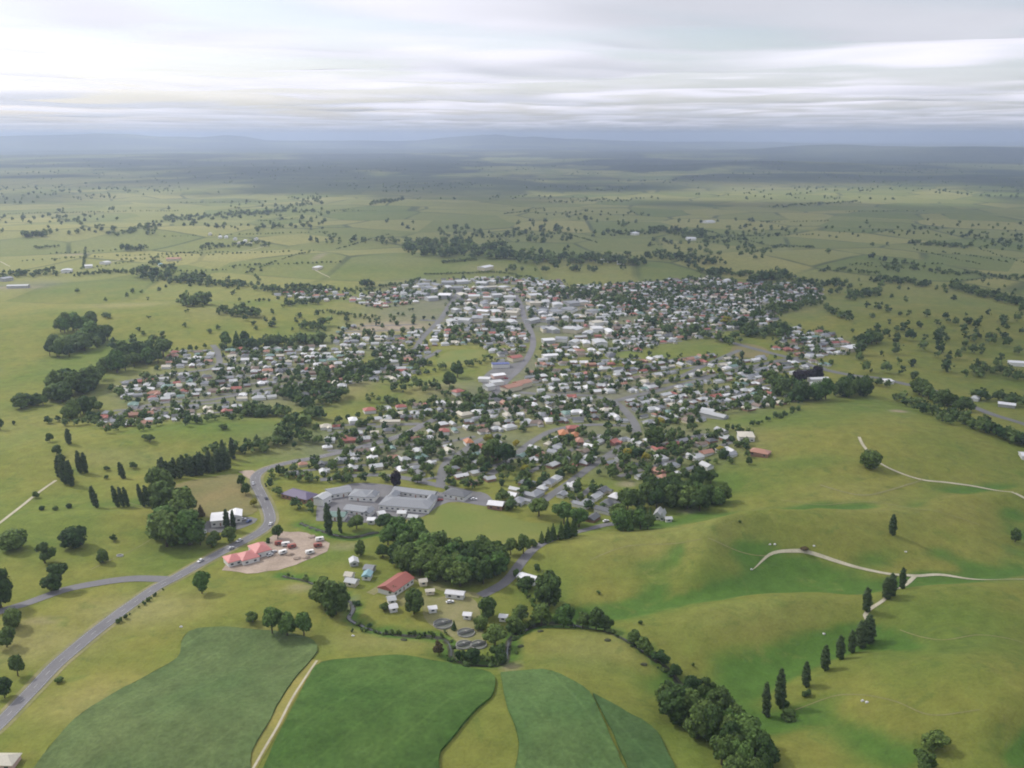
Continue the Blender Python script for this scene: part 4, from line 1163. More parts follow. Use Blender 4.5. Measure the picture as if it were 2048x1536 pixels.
# plain and far country (one mass of trees, too many and too small to tell apart)
FARBELTS = [
    (810, 500, 1010, 508, 85, 20, 13), (1010, 515, 1290, 528, 70, 18, 8), (885, 527, 950, 520, 26, 7, 1), (850, 550, 1000, 546, 60, 5, 1), (1000, 546, 1060, 556, 20, 5, 1),
    (1290, 512, 1430, 525, 34, 13, 6), (1400, 548, 1500, 552, 30, 13, 4), (1500, 565, 1570, 556, 30, 19, 4), (1570, 560, 1700, 575, 34, 13, 5),
    (1508, 506, 1560, 493, 20, 6, 1), (1560, 493, 1630, 497, 20, 6, 1), (1820, 488, 1935, 494, 36, 9, 3), (1300, 462, 1410, 472, 55, 12, 5), (1205, 470, 1310, 468, 26, 10, 4),
    (270, 550, 420, 565, 30, 19, 9), (300, 560, 480, 572, 26, 14, 6), (420, 570, 640, 585, 44, 12, 6), (640, 582, 760, 586, 28, 10, 4), (540, 585, 640, 580, 24, 14, 4),
    (366, 612, 412, 610, 12, 26, 3), (440, 626, 520, 632, 16, 20, 5), (572, 612, 640, 606, 26, 14, 3), (605, 660, 655, 654, 8, 20, 3), (640, 625, 760, 640, 26, 8, 3),
    (48, 474, 92, 472, 16, 13, 2), (246, 502, 292, 500, 9, 15, 2), (95, 468, 112, 466, 3, 12, 1), (330, 440, 480, 434, 46, 10, 5), (480, 432, 565, 424, 26, 9, 3),
    (230, 470, 350, 440, 30, 9, 6), (560, 430, 640, 400, 26, 8, 12), (740, 410, 805, 402, 26, 8, 2), (400, 495, 540, 490, 34, 9, 4), (300, 528, 350, 540, 12, 12, 3),
    (150, 552, 250, 545, 24, 10, 2), (0, 556, 110, 548, 22, 14, 4), (70, 498, 115, 494, 10, 7, 1), (1420, 550, 1440, 548, 6, 16, 2),
    (1740, 562, 1860, 572, 40, 12, 4), (1900, 575, 2050, 612, 60, 16, 5), (1640, 540, 1760, 548, 20, 9, 4), (1860, 545, 2050, 560, 40, 9, 4), (1700, 600, 1760, 585, 16, 18, 4),
    (1560, 625, 1640, 605, 24, 16, 5), (1650, 620, 1700, 640, 12, 14, 5), (1830, 500, 1960, 530, 26, 4, 1), (1960, 500, 2060, 530, 16, 4, 1), (1700, 530, 1840, 540, 20, 5, 2),
    (1100, 590, 1280, 600, 46, 14, 7), (1180, 605, 1290, 615, 26, 14, 6), (1120, 640, 1180, 650, 12, 12, 4), (860, 590, 960, 600, 14, 9, 4), (830, 640, 880, 640, 8, 12, 3),
    (980, 655, 1010, 665, 6, 18, 3), (1290, 590, 1460, 575, 40, 11, 6), (1480, 590, 1600, 580, 26, 13, 5), (900, 690, 1000, 684, 10, 10, 2), (500, 605, 560, 600, 8, 8, 2),
    (780, 640, 830, 620, 6, 10, 6), (725, 575, 745, 572, 5, 18, 2), (760, 575, 810, 570, 12, 9, 2), (940, 475, 1120, 470, 20, 7, 4), (1420, 480, 1600, 460, 30, 8, 8),
    (1640, 470, 2040, 460, 50, 7, 12), (1030, 425, 1300, 430, 30, 6, 5), (1540, 415, 1720, 405, 50, 5, 2), (1100, 405, 1260, 402, 40, 5, 3),
]
for b in FARBELTS:
    belt(*b[:7], area='far')
def scatter(u0, u1, v0, v1, n, hm, kinds=('round', 'tall', 'open'), seed=3, clump=0.5):
    """trees sown over the ground seen between these rows, denser in some places"""
    r = np.random.default_rng(seed)
    u = r.uniform(u0, u1, n * 3); v = v0 + (v1 - v0) * r.uniform(0, 1, n * 3) ** 0.8
    x, y = P(u, v)
    k = fbm(x / 260, y / 320, seed + 200, 3)
    keep = np.argsort(-(k + r.uniform(0, 1 - clump, n * 3)))[:n]
    for i in keep:
        h = r.uniform(*hm); add_tree(x[i], y[i], h, h * r.uniform(.7, 1.1), kinds[int(r.integers(len(kinds)))], 'leaf', 'far')
rh = random.Random(19)
for q_ in resample(ground_pts(STREAM), 2.6):
    if rh.random() < .62:
        hh_ = rh.uniform(.8, 3.0); add_tree(q_[0] + rh.uniform(-4.5, 4.5), q_[1] + rh.uniform(-3.5, 3.5), hh_, hh_ * rh.uniform(1.0, 1.8), 'shrub', rh.choice(['leaf', 'leaf', 'leaf_bright']), 'garden')
for _ in range(34):
    u0, v0 = rh.uniform(0, 2048), rh.uniform(395, 560)
    if 620 < u0 < 1700 and v0 > 515: continue
    hx, hy = PP(u0, v0); a_ = rh.choice([0.35, 0.35 + PI / 2, 0.1, 1.2]) + rh.uniform(-.12, .12); ln = rh.uniform(120, 420)
    k_ = int(ln / 9)
    for i in range(k_):
        if rh.random() < .12: continue
        q_ = (i / k_ - .5) * ln; hh_ = rh.uniform(2.5, 6.0)
        add_tree(hx + q_ * math.cos(a_) + rh.uniform(-2, 2), hy + q_ * math.sin(a_) + rh.uniform(-2, 2), hh_, hh_ * rh.uniform(.9, 1.5), 'round', 'leaf', 'far')
scatter(620, 1320, 425, 490, 150, (9, 17), seed=3, clump=0.92)
scatter(1000, 2048, 440, 545, 260, (7, 15), seed=4, clump=0.92)
scatter(0, 650, 375, 470, 220, (8, 16), seed=5, clump=0.92)
scatter(0, 2048, 350, 400, 520, (7, 13), seed=6, clump=0.9)
scatter(0, 2048, 312, 350, 420, (9, 15), seed=7, clump=0.9)
scatter(100, 700, 470, 690, 60, (5, 11), seed=8)
scatter(1650, 2048, 560, 700, 70, (6, 13), seed=9)

# ------------------------------------------------------------------ named buildings
ORD = ['', 'first', 'second', 'third', 'fourth', 'fifth', 'sixth', 'seventh', 'eighth', 'ninth', 'tenth', 'eleventh', 'twelfth', 'thirteenth', 'fourteenth', 'fifteenth',
       'sixteenth', 'seventeenth', 'eighteenth', 'nineteenth', 'twentieth'] + ['twenty-' + s for s in ('first', 'second', 'third', 'fourth', 'fifth', 'sixth', 'seventh', 'eighth', 'ninth')] + ['thirtieth'] + \
      ['thirty-' + s for s in ('first', 'second', 'third', 'fourth', 'fifth', 'sixth', 'seventh', 'eighth', 'ninth')] + ['fortieth'] + ['forty-' + s for s in ('first', 'second', 'third', 'fourth', 'fifth', 'sixth', 'seventh', 'eighth', 'ninth')]
class Foot:
    def __init__(self): self.a = np.zeros((20000, 3)); self.n = 0
    def append(self, t): self.a[self.n] = t; self.n += 1
FOOT = Foot()    # (x, y, radius) of what already stands
_win = MB(); _win.box(-0.8, 0.8, -0.05, 0.05, 0, 1.1); WIN = _win.mesh('window', [M['glass']])
_dr = MB(); _dr.box(-0.5, 0.5, -0.06, 0.06, 0, 2.1); DOOR = _dr.mesh('door', [M['wall_brick']])

def building(name, label, cat, p0, p1, depth, h=3.0, rise=1.6, kind='gable', roof='grey', wall='white', segs=None, windows=True, group=None, length=None):
    """a building whose long axis runs from picture position p0 to p1"""
    a = np.array(PP(*p0)); b = np.array(PP(*p1))
    c = (a + b) / 2; d = b - a
    L = length or max(4.0, float(np.linalg.norm(d)))
    yaw = math.atan2(d[1], d[0])
    FOOT.append((c[0], c[1], 0.5 * math.hypot(L, depth)))
    t = thing(name, label, cat, (c[0], c[1], float(zg(c[0], c[1])) + 0.15), yaw, group)
    dist = math.hypot(c[0], c[1])
    for si, (t0, t1, yo, ds, ha) in enumerate(segs or [(0, 1, 0, 1, 0)]):
        x0, x1 = (t0 - .5) * L, (t1 - .5) * L
        y0, y1 = yo - depth * ds / 2, yo + depth * ds / 2
        # butt neighbouring wings a little apart from each other's planes
        x0 += 0.015 * si; x1 -= 0.015 * si
        ridge = 'x' if (x1 - x0) >= (y1 - y0) * 0.8 else 'y'
        H = h + ha
        w = MB(); w.walls(x0, x1, y0, y1, H, 0 if kind in ('hip', 'flat') else rise, ridge)
        wo = obj('wall', w.mesh('wall', [M['wall_' + wall]]), t)
        r = MB()
        if kind == 'flat':
            r.box(x0 - .4, x1 + .4, y0 - .4, y1 + .4, H + 0.02, H + 0.30)
            r.box(x0 + .2, x1 - .2, y0 + .2, y1 - .2, H + 0.302, H + 0.36)
        else:
            r.roof(x0, x1, y0, y1, H, rise, kind, ridge)
        ro = obj('roof', r.mesh('roof', [M['roof_' + roof]]), t)
        if windows and dist < 760:
            side = y0 if math.cos(yaw) > 0 else y1
            n = max(1, int((x1 - x0) / 3.6))
            for i in range(n):
                wx = x0 + (i + .5) * (x1 - x0) / n
                if i == n // 2 and n > 2:
                    obj('door', DOOR, wo, (wx, side, 0.0))
                else:
                    obj('window', WIN, wo, (wx, side, 1.0))
    return t

B = building
B('motel', 'long stepped motel with pinkish red roof and white walls beside the main road', 'motel', (451, 1128), (537, 1104), 11, 3.2, 2.4, 'hip', 'pink', 'white',
  [(0, .30, -1.5, .9, 0), (.28, .66, -3.5, 1.05, .2), (.64, 1.0, 1.5, 1.2, .8)])
B('long_shed', 'long white-roofed shed behind two poplars beside the main road', 'shed', (424, 1046), (484, 1040), 14, 4.0, 1.2, 'gable', 'white', 'white', [(0, .62, 0, 1, 0), (.60, 1, 2.0, .8, .4)])
B('small_shed', 'small white shed in the scrub left of the long white shed', 'shed', (392, 1056), (402, 1058), 4, 2.4, .9, roof='white')
B('small_shed', 'low white shed in the scrub just below the long white shed', 'shed', (398, 1072), (412, 1070), 4, 2.4, .9, roof='white')
B('purple_roofed_hall', 'long hall with dark purple roof among trees left of the school', 'hall', (575, 990), (625, 1003), 12, 3.2, 2.4, 'hip', 'purple', 'brick')
SCH = 'school blocks beside the sports ground'
B('school_block', 'largest school block with wide grey roof and white front', 'school', (766, 1010), (864, 1018), 17, 3.4, 2.2, 'hip', 'grey', 'white', [(0, 1, 0, 1, 0), (0.03, 0.2, 10.5, .8, .3), (.82, .99, 9.0, .7, .1)], group=SCH)
B('school_block', 'long narrow school wing behind the largest block, grey roof with pale band', 'school', (790, 986), (872, 996), 8, 3.2, 1.6, 'gable', 'grey', 'white', group=SCH)
B('school_block', 'square grey-roofed school block left of the largest one, behind a small lawn', 'school', (704, 994), (755, 998), 13, 3.4, 2.0, 'hip', 'grey', 'white', [(0, .72, 0, 1, 0), (.70, 1.0, -1.0, .8, .4)], group=SCH)
B('school_block', 'grey-roofed school block at the back left beside the pale path', 'school', (655, 993), (700, 986), 12, 3.2, 1.8, 'gable', 'grey', 'white', group=SCH)
B('school_block', 'low grey-roofed school wing with bright white front facing the brook', 'school', (694, 1022), (746, 1030), 9, 3.0, 1.5, 'gable', 'grey', 'white', [(0, .8, 0, 1, 0), (.78, 1, -1.5, .9, .2)], group=SCH)
B('school_block', 'greenish-roofed school room behind the two poplars', 'school', (655, 1036), (692, 1038), 8, 3.0, 1.4, 'gable', 'green', 'white', group=SCH)
B('school_block', 'two-storey white and grey school house at the left end', 'school', (637, 1012), (654, 1002), 8, 5.2, 1.6, 'gable', 'pale', 'white', group=SCH)
B('school_block', 'grey-roofed school block standing apart between yard and sports ground', 'school', (894, 990), (936, 998), 11, 3.2, 1.8, 'hip', 'dark', 'white', group=SCH)
B('prefab_classroom', 'white prefab classroom nearest the brook, left of two by the tree', 'classroom', (736, 1046), (750, 1046), 5, 2.8, .8, roof='white', group=SCH)
B('prefab_classroom', 'white prefab classroom in the yard below the largest school block', 'classroom', (796, 1032), (812, 1032), 5, 2.8, .8, roof='white', group=SCH)
B('prefab_classroom', 'white prefab classroom at the yard\'s near right corner', 'classroom', (818, 1040), (836, 1042), 5, 2.8, .8, roof='pale', group=SCH)
B('prefab_classroom', 'small white prefab between low wing and largest school block', 'classroom', (758, 1034), (768, 1032), 5, 2.8, .8, roof='white', group=SCH)
B('clubhouse', 'white-roofed clubhouse on the sports ground\'s upper right edge', 'clubhouse', (978, 1014), (1007, 1017), 8, 3.2, 1.4, 'gable', 'white', 'brick')
B('long_barn', 'long red-roofed barn with white wall in the yard below the wood', 'barn', (772, 1190), (812, 1163), 11, 3.4, 2.2, 'gable', 'red', 'white')
B('long_shed', 'long narrow white shed beside the lane at the works yard', 'shed', (893, 1192), (928, 1197), 4.5, 2.8, .8, 'gable', 'white', 'white')
B('long_shed', 'white shed half hidden by a round tree beside the lane', 'shed', (1040, 1158), (1072, 1168), 6, 2.8, 1.0, 'gable', 'white', 'white')
B('small_shed', 'pale blue-grey shed in the paddock below the gravel yard', 'shed', (700, 1130), (716, 1128), 6, 2.6, 1.2, roof='pale', wall='grey')
B('small_shed', 'teal-roofed shed, upper of two near the red-roofed barn', 'shed', (731, 1142), (748, 1144), 6, 2.6, 1.2, roof='grey', wall='grey')
B('small_shed', 'teal-roofed shed with pale front near the red-roofed barn', 'shed', (727, 1156), (743, 1157), 6, 2.6, 1.2, roof='teal', wall='white')
B('small_shed', 'cream-walled shed, upper left of the cluster near the red-roofed barn', 'shed', (692, 1156), (706, 1158), 5, 2.6, 1.2, roof='cream', wall='white')
B('small_shed', 'cream-walled shed, lowest of the cluster near the red-roofed barn', 'shed', (694, 1168), (714, 1172), 5, 2.6, 1.2, roof='pale', wall='cream')
B('small_shed', 'white hut on the grass below the red-roofed barn, upper of two', 'shed', (776, 1206), (790, 1204), 5, 2.4, .9, roof='pale')
B('small_shed', 'white hut on the grass below the red-roofed barn, lower of two', 'shed', (780, 1222), (792, 1220), 4.5, 2.4, .9, roof='white')
B('small_shed', 'yellowish shed at the red-roofed barn\'s far end', 'shed', (842, 1170), (850, 1169), 4, 2.6, 1.0, roof='cream', wall='cream')
B('small_shed', 'low yellow shed between red-roofed barn and white bus-length shed', 'shed', (852, 1188), (868, 1187), 3, 2.0, .6, roof='cream', wall='cream')
B('small_shed', 'little white pump shed above the settling tanks', 'shed', (860, 1224), (870, 1223), 3.5, 2.4, .7, roof='white')
B('small_shed', 'white pump shed beside the lane above the tanks', 'shed', (930, 1236), (940, 1237), 3.5, 2.4, .7, roof='white')
B('small_shed', 'white hut by the trees right of the tanks', 'shed', (1002, 1240), (1012, 1241), 3.5, 2.4, .7, roof='white')
B('farmhouse', 'white farmhouse with grey-blue roof under the dark hillside wood', 'house', (1310, 1034), (1330, 1036), 9, 3.4, 2.2, 'gable', 'pale', 'white', [(0, .7, 0, 1, 0), (.68, 1, -2, .9, .4)])
B('small_shed', 'pale shed just right of the white farmhouse', 'shed', (1331, 1043), (1342, 1042), 4, 2.2, .8, roof='pale')
B('hill_house', 'long red-brown roofed house on the green hill\'s edge', 'house', (1502, 908), (1538, 912), 9, 3.0, 1.8, 'hip', 'terracotta', 'brick')
B('large_house', 'large cream flat-topped house at the town\'s right edge above the green hill', 'house', (1476, 880), (1506, 878), 14, 4.2, .9, 'hip', 'cream', 'white')
B('roadside_house', 'pale-roofed house cut off at the bottom left corner', 'house', (-12, 1532), (34, 1530), 7, 2.8, 1.8, 'hip', 'cream', 'pink')
B('terracotta_block', 'long terracotta-roofed block with cream wall along the main road in mid-town', 'hall', (1008, 783), (1060, 771), 12, 4.2, 2.0, 'gable', 'terracotta', 'cream', [(0, .55, 0, 1, 0), (.53, 1, 3.0, 1, .3)])
B('blue_building', 'dark blue building at the service yard in mid-town', 'shop', (984, 735), (1018, 734), 9, 4.2, .6, 'flat', 'blue', 'white')
B('cream_shop', 'cream-walled red-roofed shop above the blue building', 'shop', (1020, 722), (1040, 719), 12, 4.0, 1.8, 'gable', 'red', 'cream')
B('white_hall', 'long white hall right of the main road above the terracotta block', 'hall', (1086, 718), (1114, 716), 10, 4.2, 1.0, 'gable', 'white', 'white')
B('shop_row', 'white-roofed shop left of the main road, uppermost of three', 'shop', (985, 757), (1008, 754), 9, 3.4, .8, 'gable', 'white', 'pink')
B('shop_row', 'white-roofed shop left of the main road, middle of three', 'shop', (958, 762), (980, 763), 9, 3.4, .8, 'gable', 'white', 'white')
B('shop_row', 'white-roofed shop left of the main road, lowest of three', 'shop', (982, 770), (1004, 768), 10, 3.4, .8, 'flat', 'pale', 'white')
B('white_house', 'white-fronted house below the shops beside the main road', 'house', (970, 780), (984, 778), 9, 4.2, 1.6, 'gable', 'pale', 'white')
B('red_house', 'bright red-roofed house left of the main road in mid-town', 'house', (908, 790), (924, 786), 8, 3.0, 2.0, 'hip', 'red', 'white')
B('orange_house', 'orange-roofed house, largest by the near suburb\'s street bend', 'house', (1118, 873), (1136, 872), 11, 3.2, 2.4, 'hip', 'orange', 'brick')
B('orange_house', 'orange-roofed house, right of the largest orange one', 'house', (1142, 876), (1156, 876), 9, 3.0, 2.0, 'hip', 'orange', 'brick')
B('orange_house', 'orange-roofed house below the two orange ones at the street bend', 'house', (1152, 888), (1166, 887), 9, 3.0, 2.0, 'hip', 'terracotta', 'brick')
B('orange_house', 'orange-roofed house left of the largest yellow tree', 'house', (930, 890), (944, 888), 9, 3.0, 2.0, 'hip', 'orange', 'white')
B('red_house', 'red-roofed house below the largest yellow tree', 'house', (950, 901), (968, 898), 9, 3.0, 2.2, 'hip', 'red', 'white')
B('red_house', 'red-roofed house beside the main road left of the dark twin trees', 'house', (880, 868), (898, 867), 9, 3.0, 2.0, 'hip', 'red', 'white')
B('red_house', 'long dark red roof above the orange houses at the street bend', 'house', (1134, 862), (1158, 860), 8, 3.0, 1.6, 'hip', 'red', 'brick')
B('red_house', 'red-roofed house with white walls below the grassy knoll', 'house', (728, 826), (750, 824), 9, 3.0, 2.0, 'hip', 'red', 'white')
B('tower_house', 'tall cream house with orange roof on the wooded rise', 'house', (738, 738), (748, 737), 9, 6.0, 2.6, 'hip', 'orange', 'cream')
B('bright_house', 'bright white-roofed house above the main road near the grassy knoll', 'house', (698, 846), (714, 845), 10, 3.2, 1.6, 'hip', 'white', 'white')
B('yellow_row', 'long yellow-walled row house above the main road', 'house', (762, 848), (800, 848), 6, 3.0, .9, 'gable', 'cream', 'cream')
B('long_grey_roof', 'long grey-roofed building behind the hedge at the town\'s right edge', 'hall', (1404, 832), (1452, 838), 9, 3.2, 1.6, 'gable', 'pale', 'grey')
B('long_grey_roof', 'second long grey-roofed building above the first at the town\'s right edge', 'hall', (1404, 826), (1428, 828), 7, 3.2, 1.6, 'gable', 'pale', 'grey')
B('highway_shed', 'long white shed beside the dark clump on the highway', 'shed', (1618, 764), (1655, 762), 8, 3.4, .9, 'gable', 'white', 'white')
B('highway_shed', 'low grey shed in front of the long white one on the highway', 'shed', (1620, 772), (1664, 772), 6, 3.0, .7, 'gable', 'pale', 'grey')
B('big_white_shed', 'big bright shed at the outlying houses right of town', 'shed', (1690, 703), (1714, 698), 14, 4.2, 1.2, 'gable', 'white', 'cream')
B('hill_barn', 'white barn on the sunlit rise behind the town', 'barn', (962, 541), (980, 536), 18, 5.0, 1.8, 'gable', 'white', 'cream')
B('farm_house', 'pale farmhouse alone on the plain left of the white barn', 'house', (630, 540), (641, 536), 12, 4.0, 2.0, 'hip', 'white', 'cream')
B('farm_shed', 'grey-white shed at the left farm settlement, largest', 'shed', (124, 545), (144, 544), 22, 4.5, 1.5, 'gable', 'pale', 'white')
B('farm_shed', 'white shed at the left farm settlement, right of the largest', 'shed', (170, 536), (185, 535), 16, 4.5, 1.5, 'gable', 'white', 'white')
B('farm_shed', 'white farm shed by the pale track in the left plain', 'shed', (205, 529), (216, 527), 16, 4.0, 1.5, 'gable', 'white', 'white')
B('farm_shed', 'teal-roofed farm shed among trees in the left plain', 'shed', (318, 533), (328, 532), 14, 4.0, 1.5, 'gable', 'teal', 'white')
B('farm_shed', 'reddish-roofed farmhouse among trees in the left plain', 'house', (334, 522), (362, 520), 14, 4.0, 1.8, 'gable', 'terracotta', 'cream')
B('farm_shed', 'grey sheds at the photo\'s left edge below the farm settlement', 'shed', (0, 563), (20, 560), 20, 5, 1.5, 'gable', 'grey', 'grey')
B('farm_shed', 'long pale shed at the photo\'s left edge beside the bare yard', 'shed', (16, 576), (58, 575), 12, 4, 1.2, 'gable', 'pale', 'grey')
B('farm_shed', 'white farm roofs beside the dark pines on the right plain', 'shed', (1373, 480), (1390, 480), 26, 5, 2, 'gable', 'white', 'white')
B('farm_shed', 'white farm shed left of the dark pines on the right plain', 'shed', (1262, 470), (1272, 469), 22, 5, 2, 'gable', 'white', 'white')
B('farm_shed', 'pale farm shed above the dark pines on the right plain', 'shed', (1408, 446), (1424, 445), 30, 5, 2, 'gable', 'pale', 'white')
B('farm_shed', 'white shed on the meadow behind the town\'s right suburb', 'shed', (1202, 524), (1214, 523), 16, 4, 1.5, 'gable', 'white', 'white')
B('farm_shed', 'pale shed right of the white one on the meadow behind the town', 'shed', (1234, 528), (1248, 528), 14, 4, 1.5, 'gable', 'cream', 'white')
B('farm_shed', 'long white sheds at the right edge beside the field trees', 'shed', (2016, 730), (2050, 732), 10, 4, 1.2, 'gable', 'white', 'white')
B('roadside_shed', 'white house beside the highway bend at the right', 'house', (1898, 806), (1912, 810), 8, 3, 1.5, 'hip', 'white', 'white')
B('roadside_shed', 'pale house behind highway trees at the right', 'house', (1944, 800), (1958, 802), 9, 3, 1.5, 'hip', 'pale', 'white')
B('roadside_shed', 'small white house right of the highway trees', 'house', (1996, 812), (2030, 816), 7, 3, 1.2, 'gable', 'white', 'grey')
B('roadside_shed', 'white house on the near side of the highway', 'house', (1768, 766), (1784, 766), 9, 3, 1.4, 'hip', 'white', 'white')
B('edge_shed', 'pale roof cut off at the right edge above the upper track', 'shed', (2040, 914), (2075, 920), 10, 3, 1.2, 'gable', 'white', 'white')
HAM = 'houses of the far hamlet'
for i, (u, v, rc) in enumerate([(440, 476, 'white'), (452, 476, 'white'), (470, 480, 'pale'), (478, 488, 'cream'), (490, 484, 'white'), (500, 490, 'cream'), (512, 480, 'pale'), (420, 470, 'cream')]):
    B('hamlet_house', ORD[i + 1] + ' house built up the far hamlet on the left plain, ' + rc + ' roof', 'house', (u - 3, v), (u + 4, v), 12, 4, 2, 'hip', rc, 'white', group=HAM, windows=False)

# town centre: big flat sheds and stores
r0 = random.Random(5)
WH = 'large pale roofs of the town centre'
rows = [('farthest', 566, 574, 830, 1000, 6), ('second', 578, 584, 840, 1020, 8), ('third', 592, 600, 830, 1060, 9), ('fourth', 606, 614, 930, 1180, 10), ('fifth', 622, 632, 890, 1190, 10),
        ('sixth', 640, 650, 880, 1210, 10), ('seventh', 660, 672, 1060, 1230, 8), ('nearest', 682, 694, 1080, 1210, 5)]
for nm, v0, v1, u0, u1, n in rows:
    for i in range(n):
        u = u0 + (u1 - u0) * (i + .5) / n + r0.uniform(-8, 8); v = r0.uniform(v0, v1)
        if abs(u - 1050) < 14: u += 26
        wpx = r0.uniform(11, 25); rc = r0.choice(['white', 'pale', 'pale', 'grey', 'cream', 'pale', 'grey'])
        B('warehouse', f'{ORD[i + 1]} {rc}-roofed warehouse from the left in the {nm} row of the town centre', 'warehouse',
          (u - wpx / 2, v + r0.uniform(-2, 2)), (u + wpx / 2, v), r0.uniform(13, 22), r0.uniform(4.0, 5.5), r0.uniform(.8, 1.6), 'gable', rc, r0.choice(['white', 'grey', 'cream']), group=WH, windows=False)

# round settling tanks of the works
def tank(u, v, rad, label):
    x, y = PP(u, v); t = thing('settling_tank', label, 'tank', (x, y, float(zg(x, y)) + 0.2), 0, 'settling tanks of the works')
    FOOT.append((x, y, rad + 1))
    k = 40; vs, fs = [], []
    for i in range(k):
        c, s = math.cos(2 * PI * i / k), math.sin(2 * PI * i / k)
        vs += [(c * rad, s * rad, -1), (c * rad, s * rad, .6), (c * (rad - .4), s * (rad - .4), .6), (c * (rad - .4), s * (rad - .4), -.6)]
    for i in range(k):
        j = (i + 1) % k
        for q in range(3): fs.append((4 * i + q, 4 * j + q, 4 * j + q + 1, 4 * i + q + 1))
    obj('rim', mesh_np('rim', vs, fs, [M['concrete']]), t)
    wv = [((rad - .4) * math.cos(2 * PI * i / k), (rad - .4) * math.sin(2 * PI * i / k), 0.30) for i in range(k)]
    obj('water_surface', mesh_np('water_surface', wv, [tuple(range(k))], [M['tankwater']]), t)
    b = MB(); b.box(-rad, rad, -.4, .4, .7, .85); b.box(-rad, rad, -.4, -.34, .87, 1.6); b.box(-.5, .5, -.8, .8, .87, 1.6)
    obj('walkway', b.mesh('walkway', [M['concrete']]), t).rotation_euler = (0, 0, .5)
tank(886, 1249, 5.2, 'upper left pale round settling tank in the works yard')
tank(932, 1267, 4.6, 'middle dark round settling tank in the works yard')
tank(928, 1291, 4.2, 'lower left dark round settling tank near the stream loop')
tank(957, 1291, 4.2, 'lower right dark round settling tank near the stream loop')

# ------------------------------------------------------------------ houses of the town
SHAPES = [('gable', 12, 8, 0), ('hip', 13, 9, 0), ('hip', 11, 9, 5), ('gable', 10, 7.5, 4), ('hip', 15, 8.5, 6), ('gable', 14, 7, 0)]
def house_parts(i):
    kind, L, D, wing = SHAPES[i]
    w = MB(); r = MB()
    w.walls(-L / 2, L / 2, -D / 2, D / 2, 2.7, 0 if kind == 'hip' else D * .24, 'x')
    r.roof(-L / 2, L / 2, -D / 2, D / 2, 2.7, D * .26, kind, 'x')
    if wing:
        w.walls(L * .08, L * .46, -D / 2 - wing + .02, -D / 2 + .5, 2.69, L * .38 * .22, 'y')
        r.roof(L * .08, L * .46, -D / 2 - wing, -D / 2 + D * .35, 2.70, L * .38 * .25, 'gable', 'y', 0.45)
    return w, r
HP = [house_parts(i) for i in range(len(SHAPES))]
HM = {}
def house_mesh(i, part, col):
    k = (i, part, col)
    if k not in HM: HM[k] = HP[i][0 if part == 'wall' else 1].mesh(part, [M[part + '_' + col]])
    return HM[k]

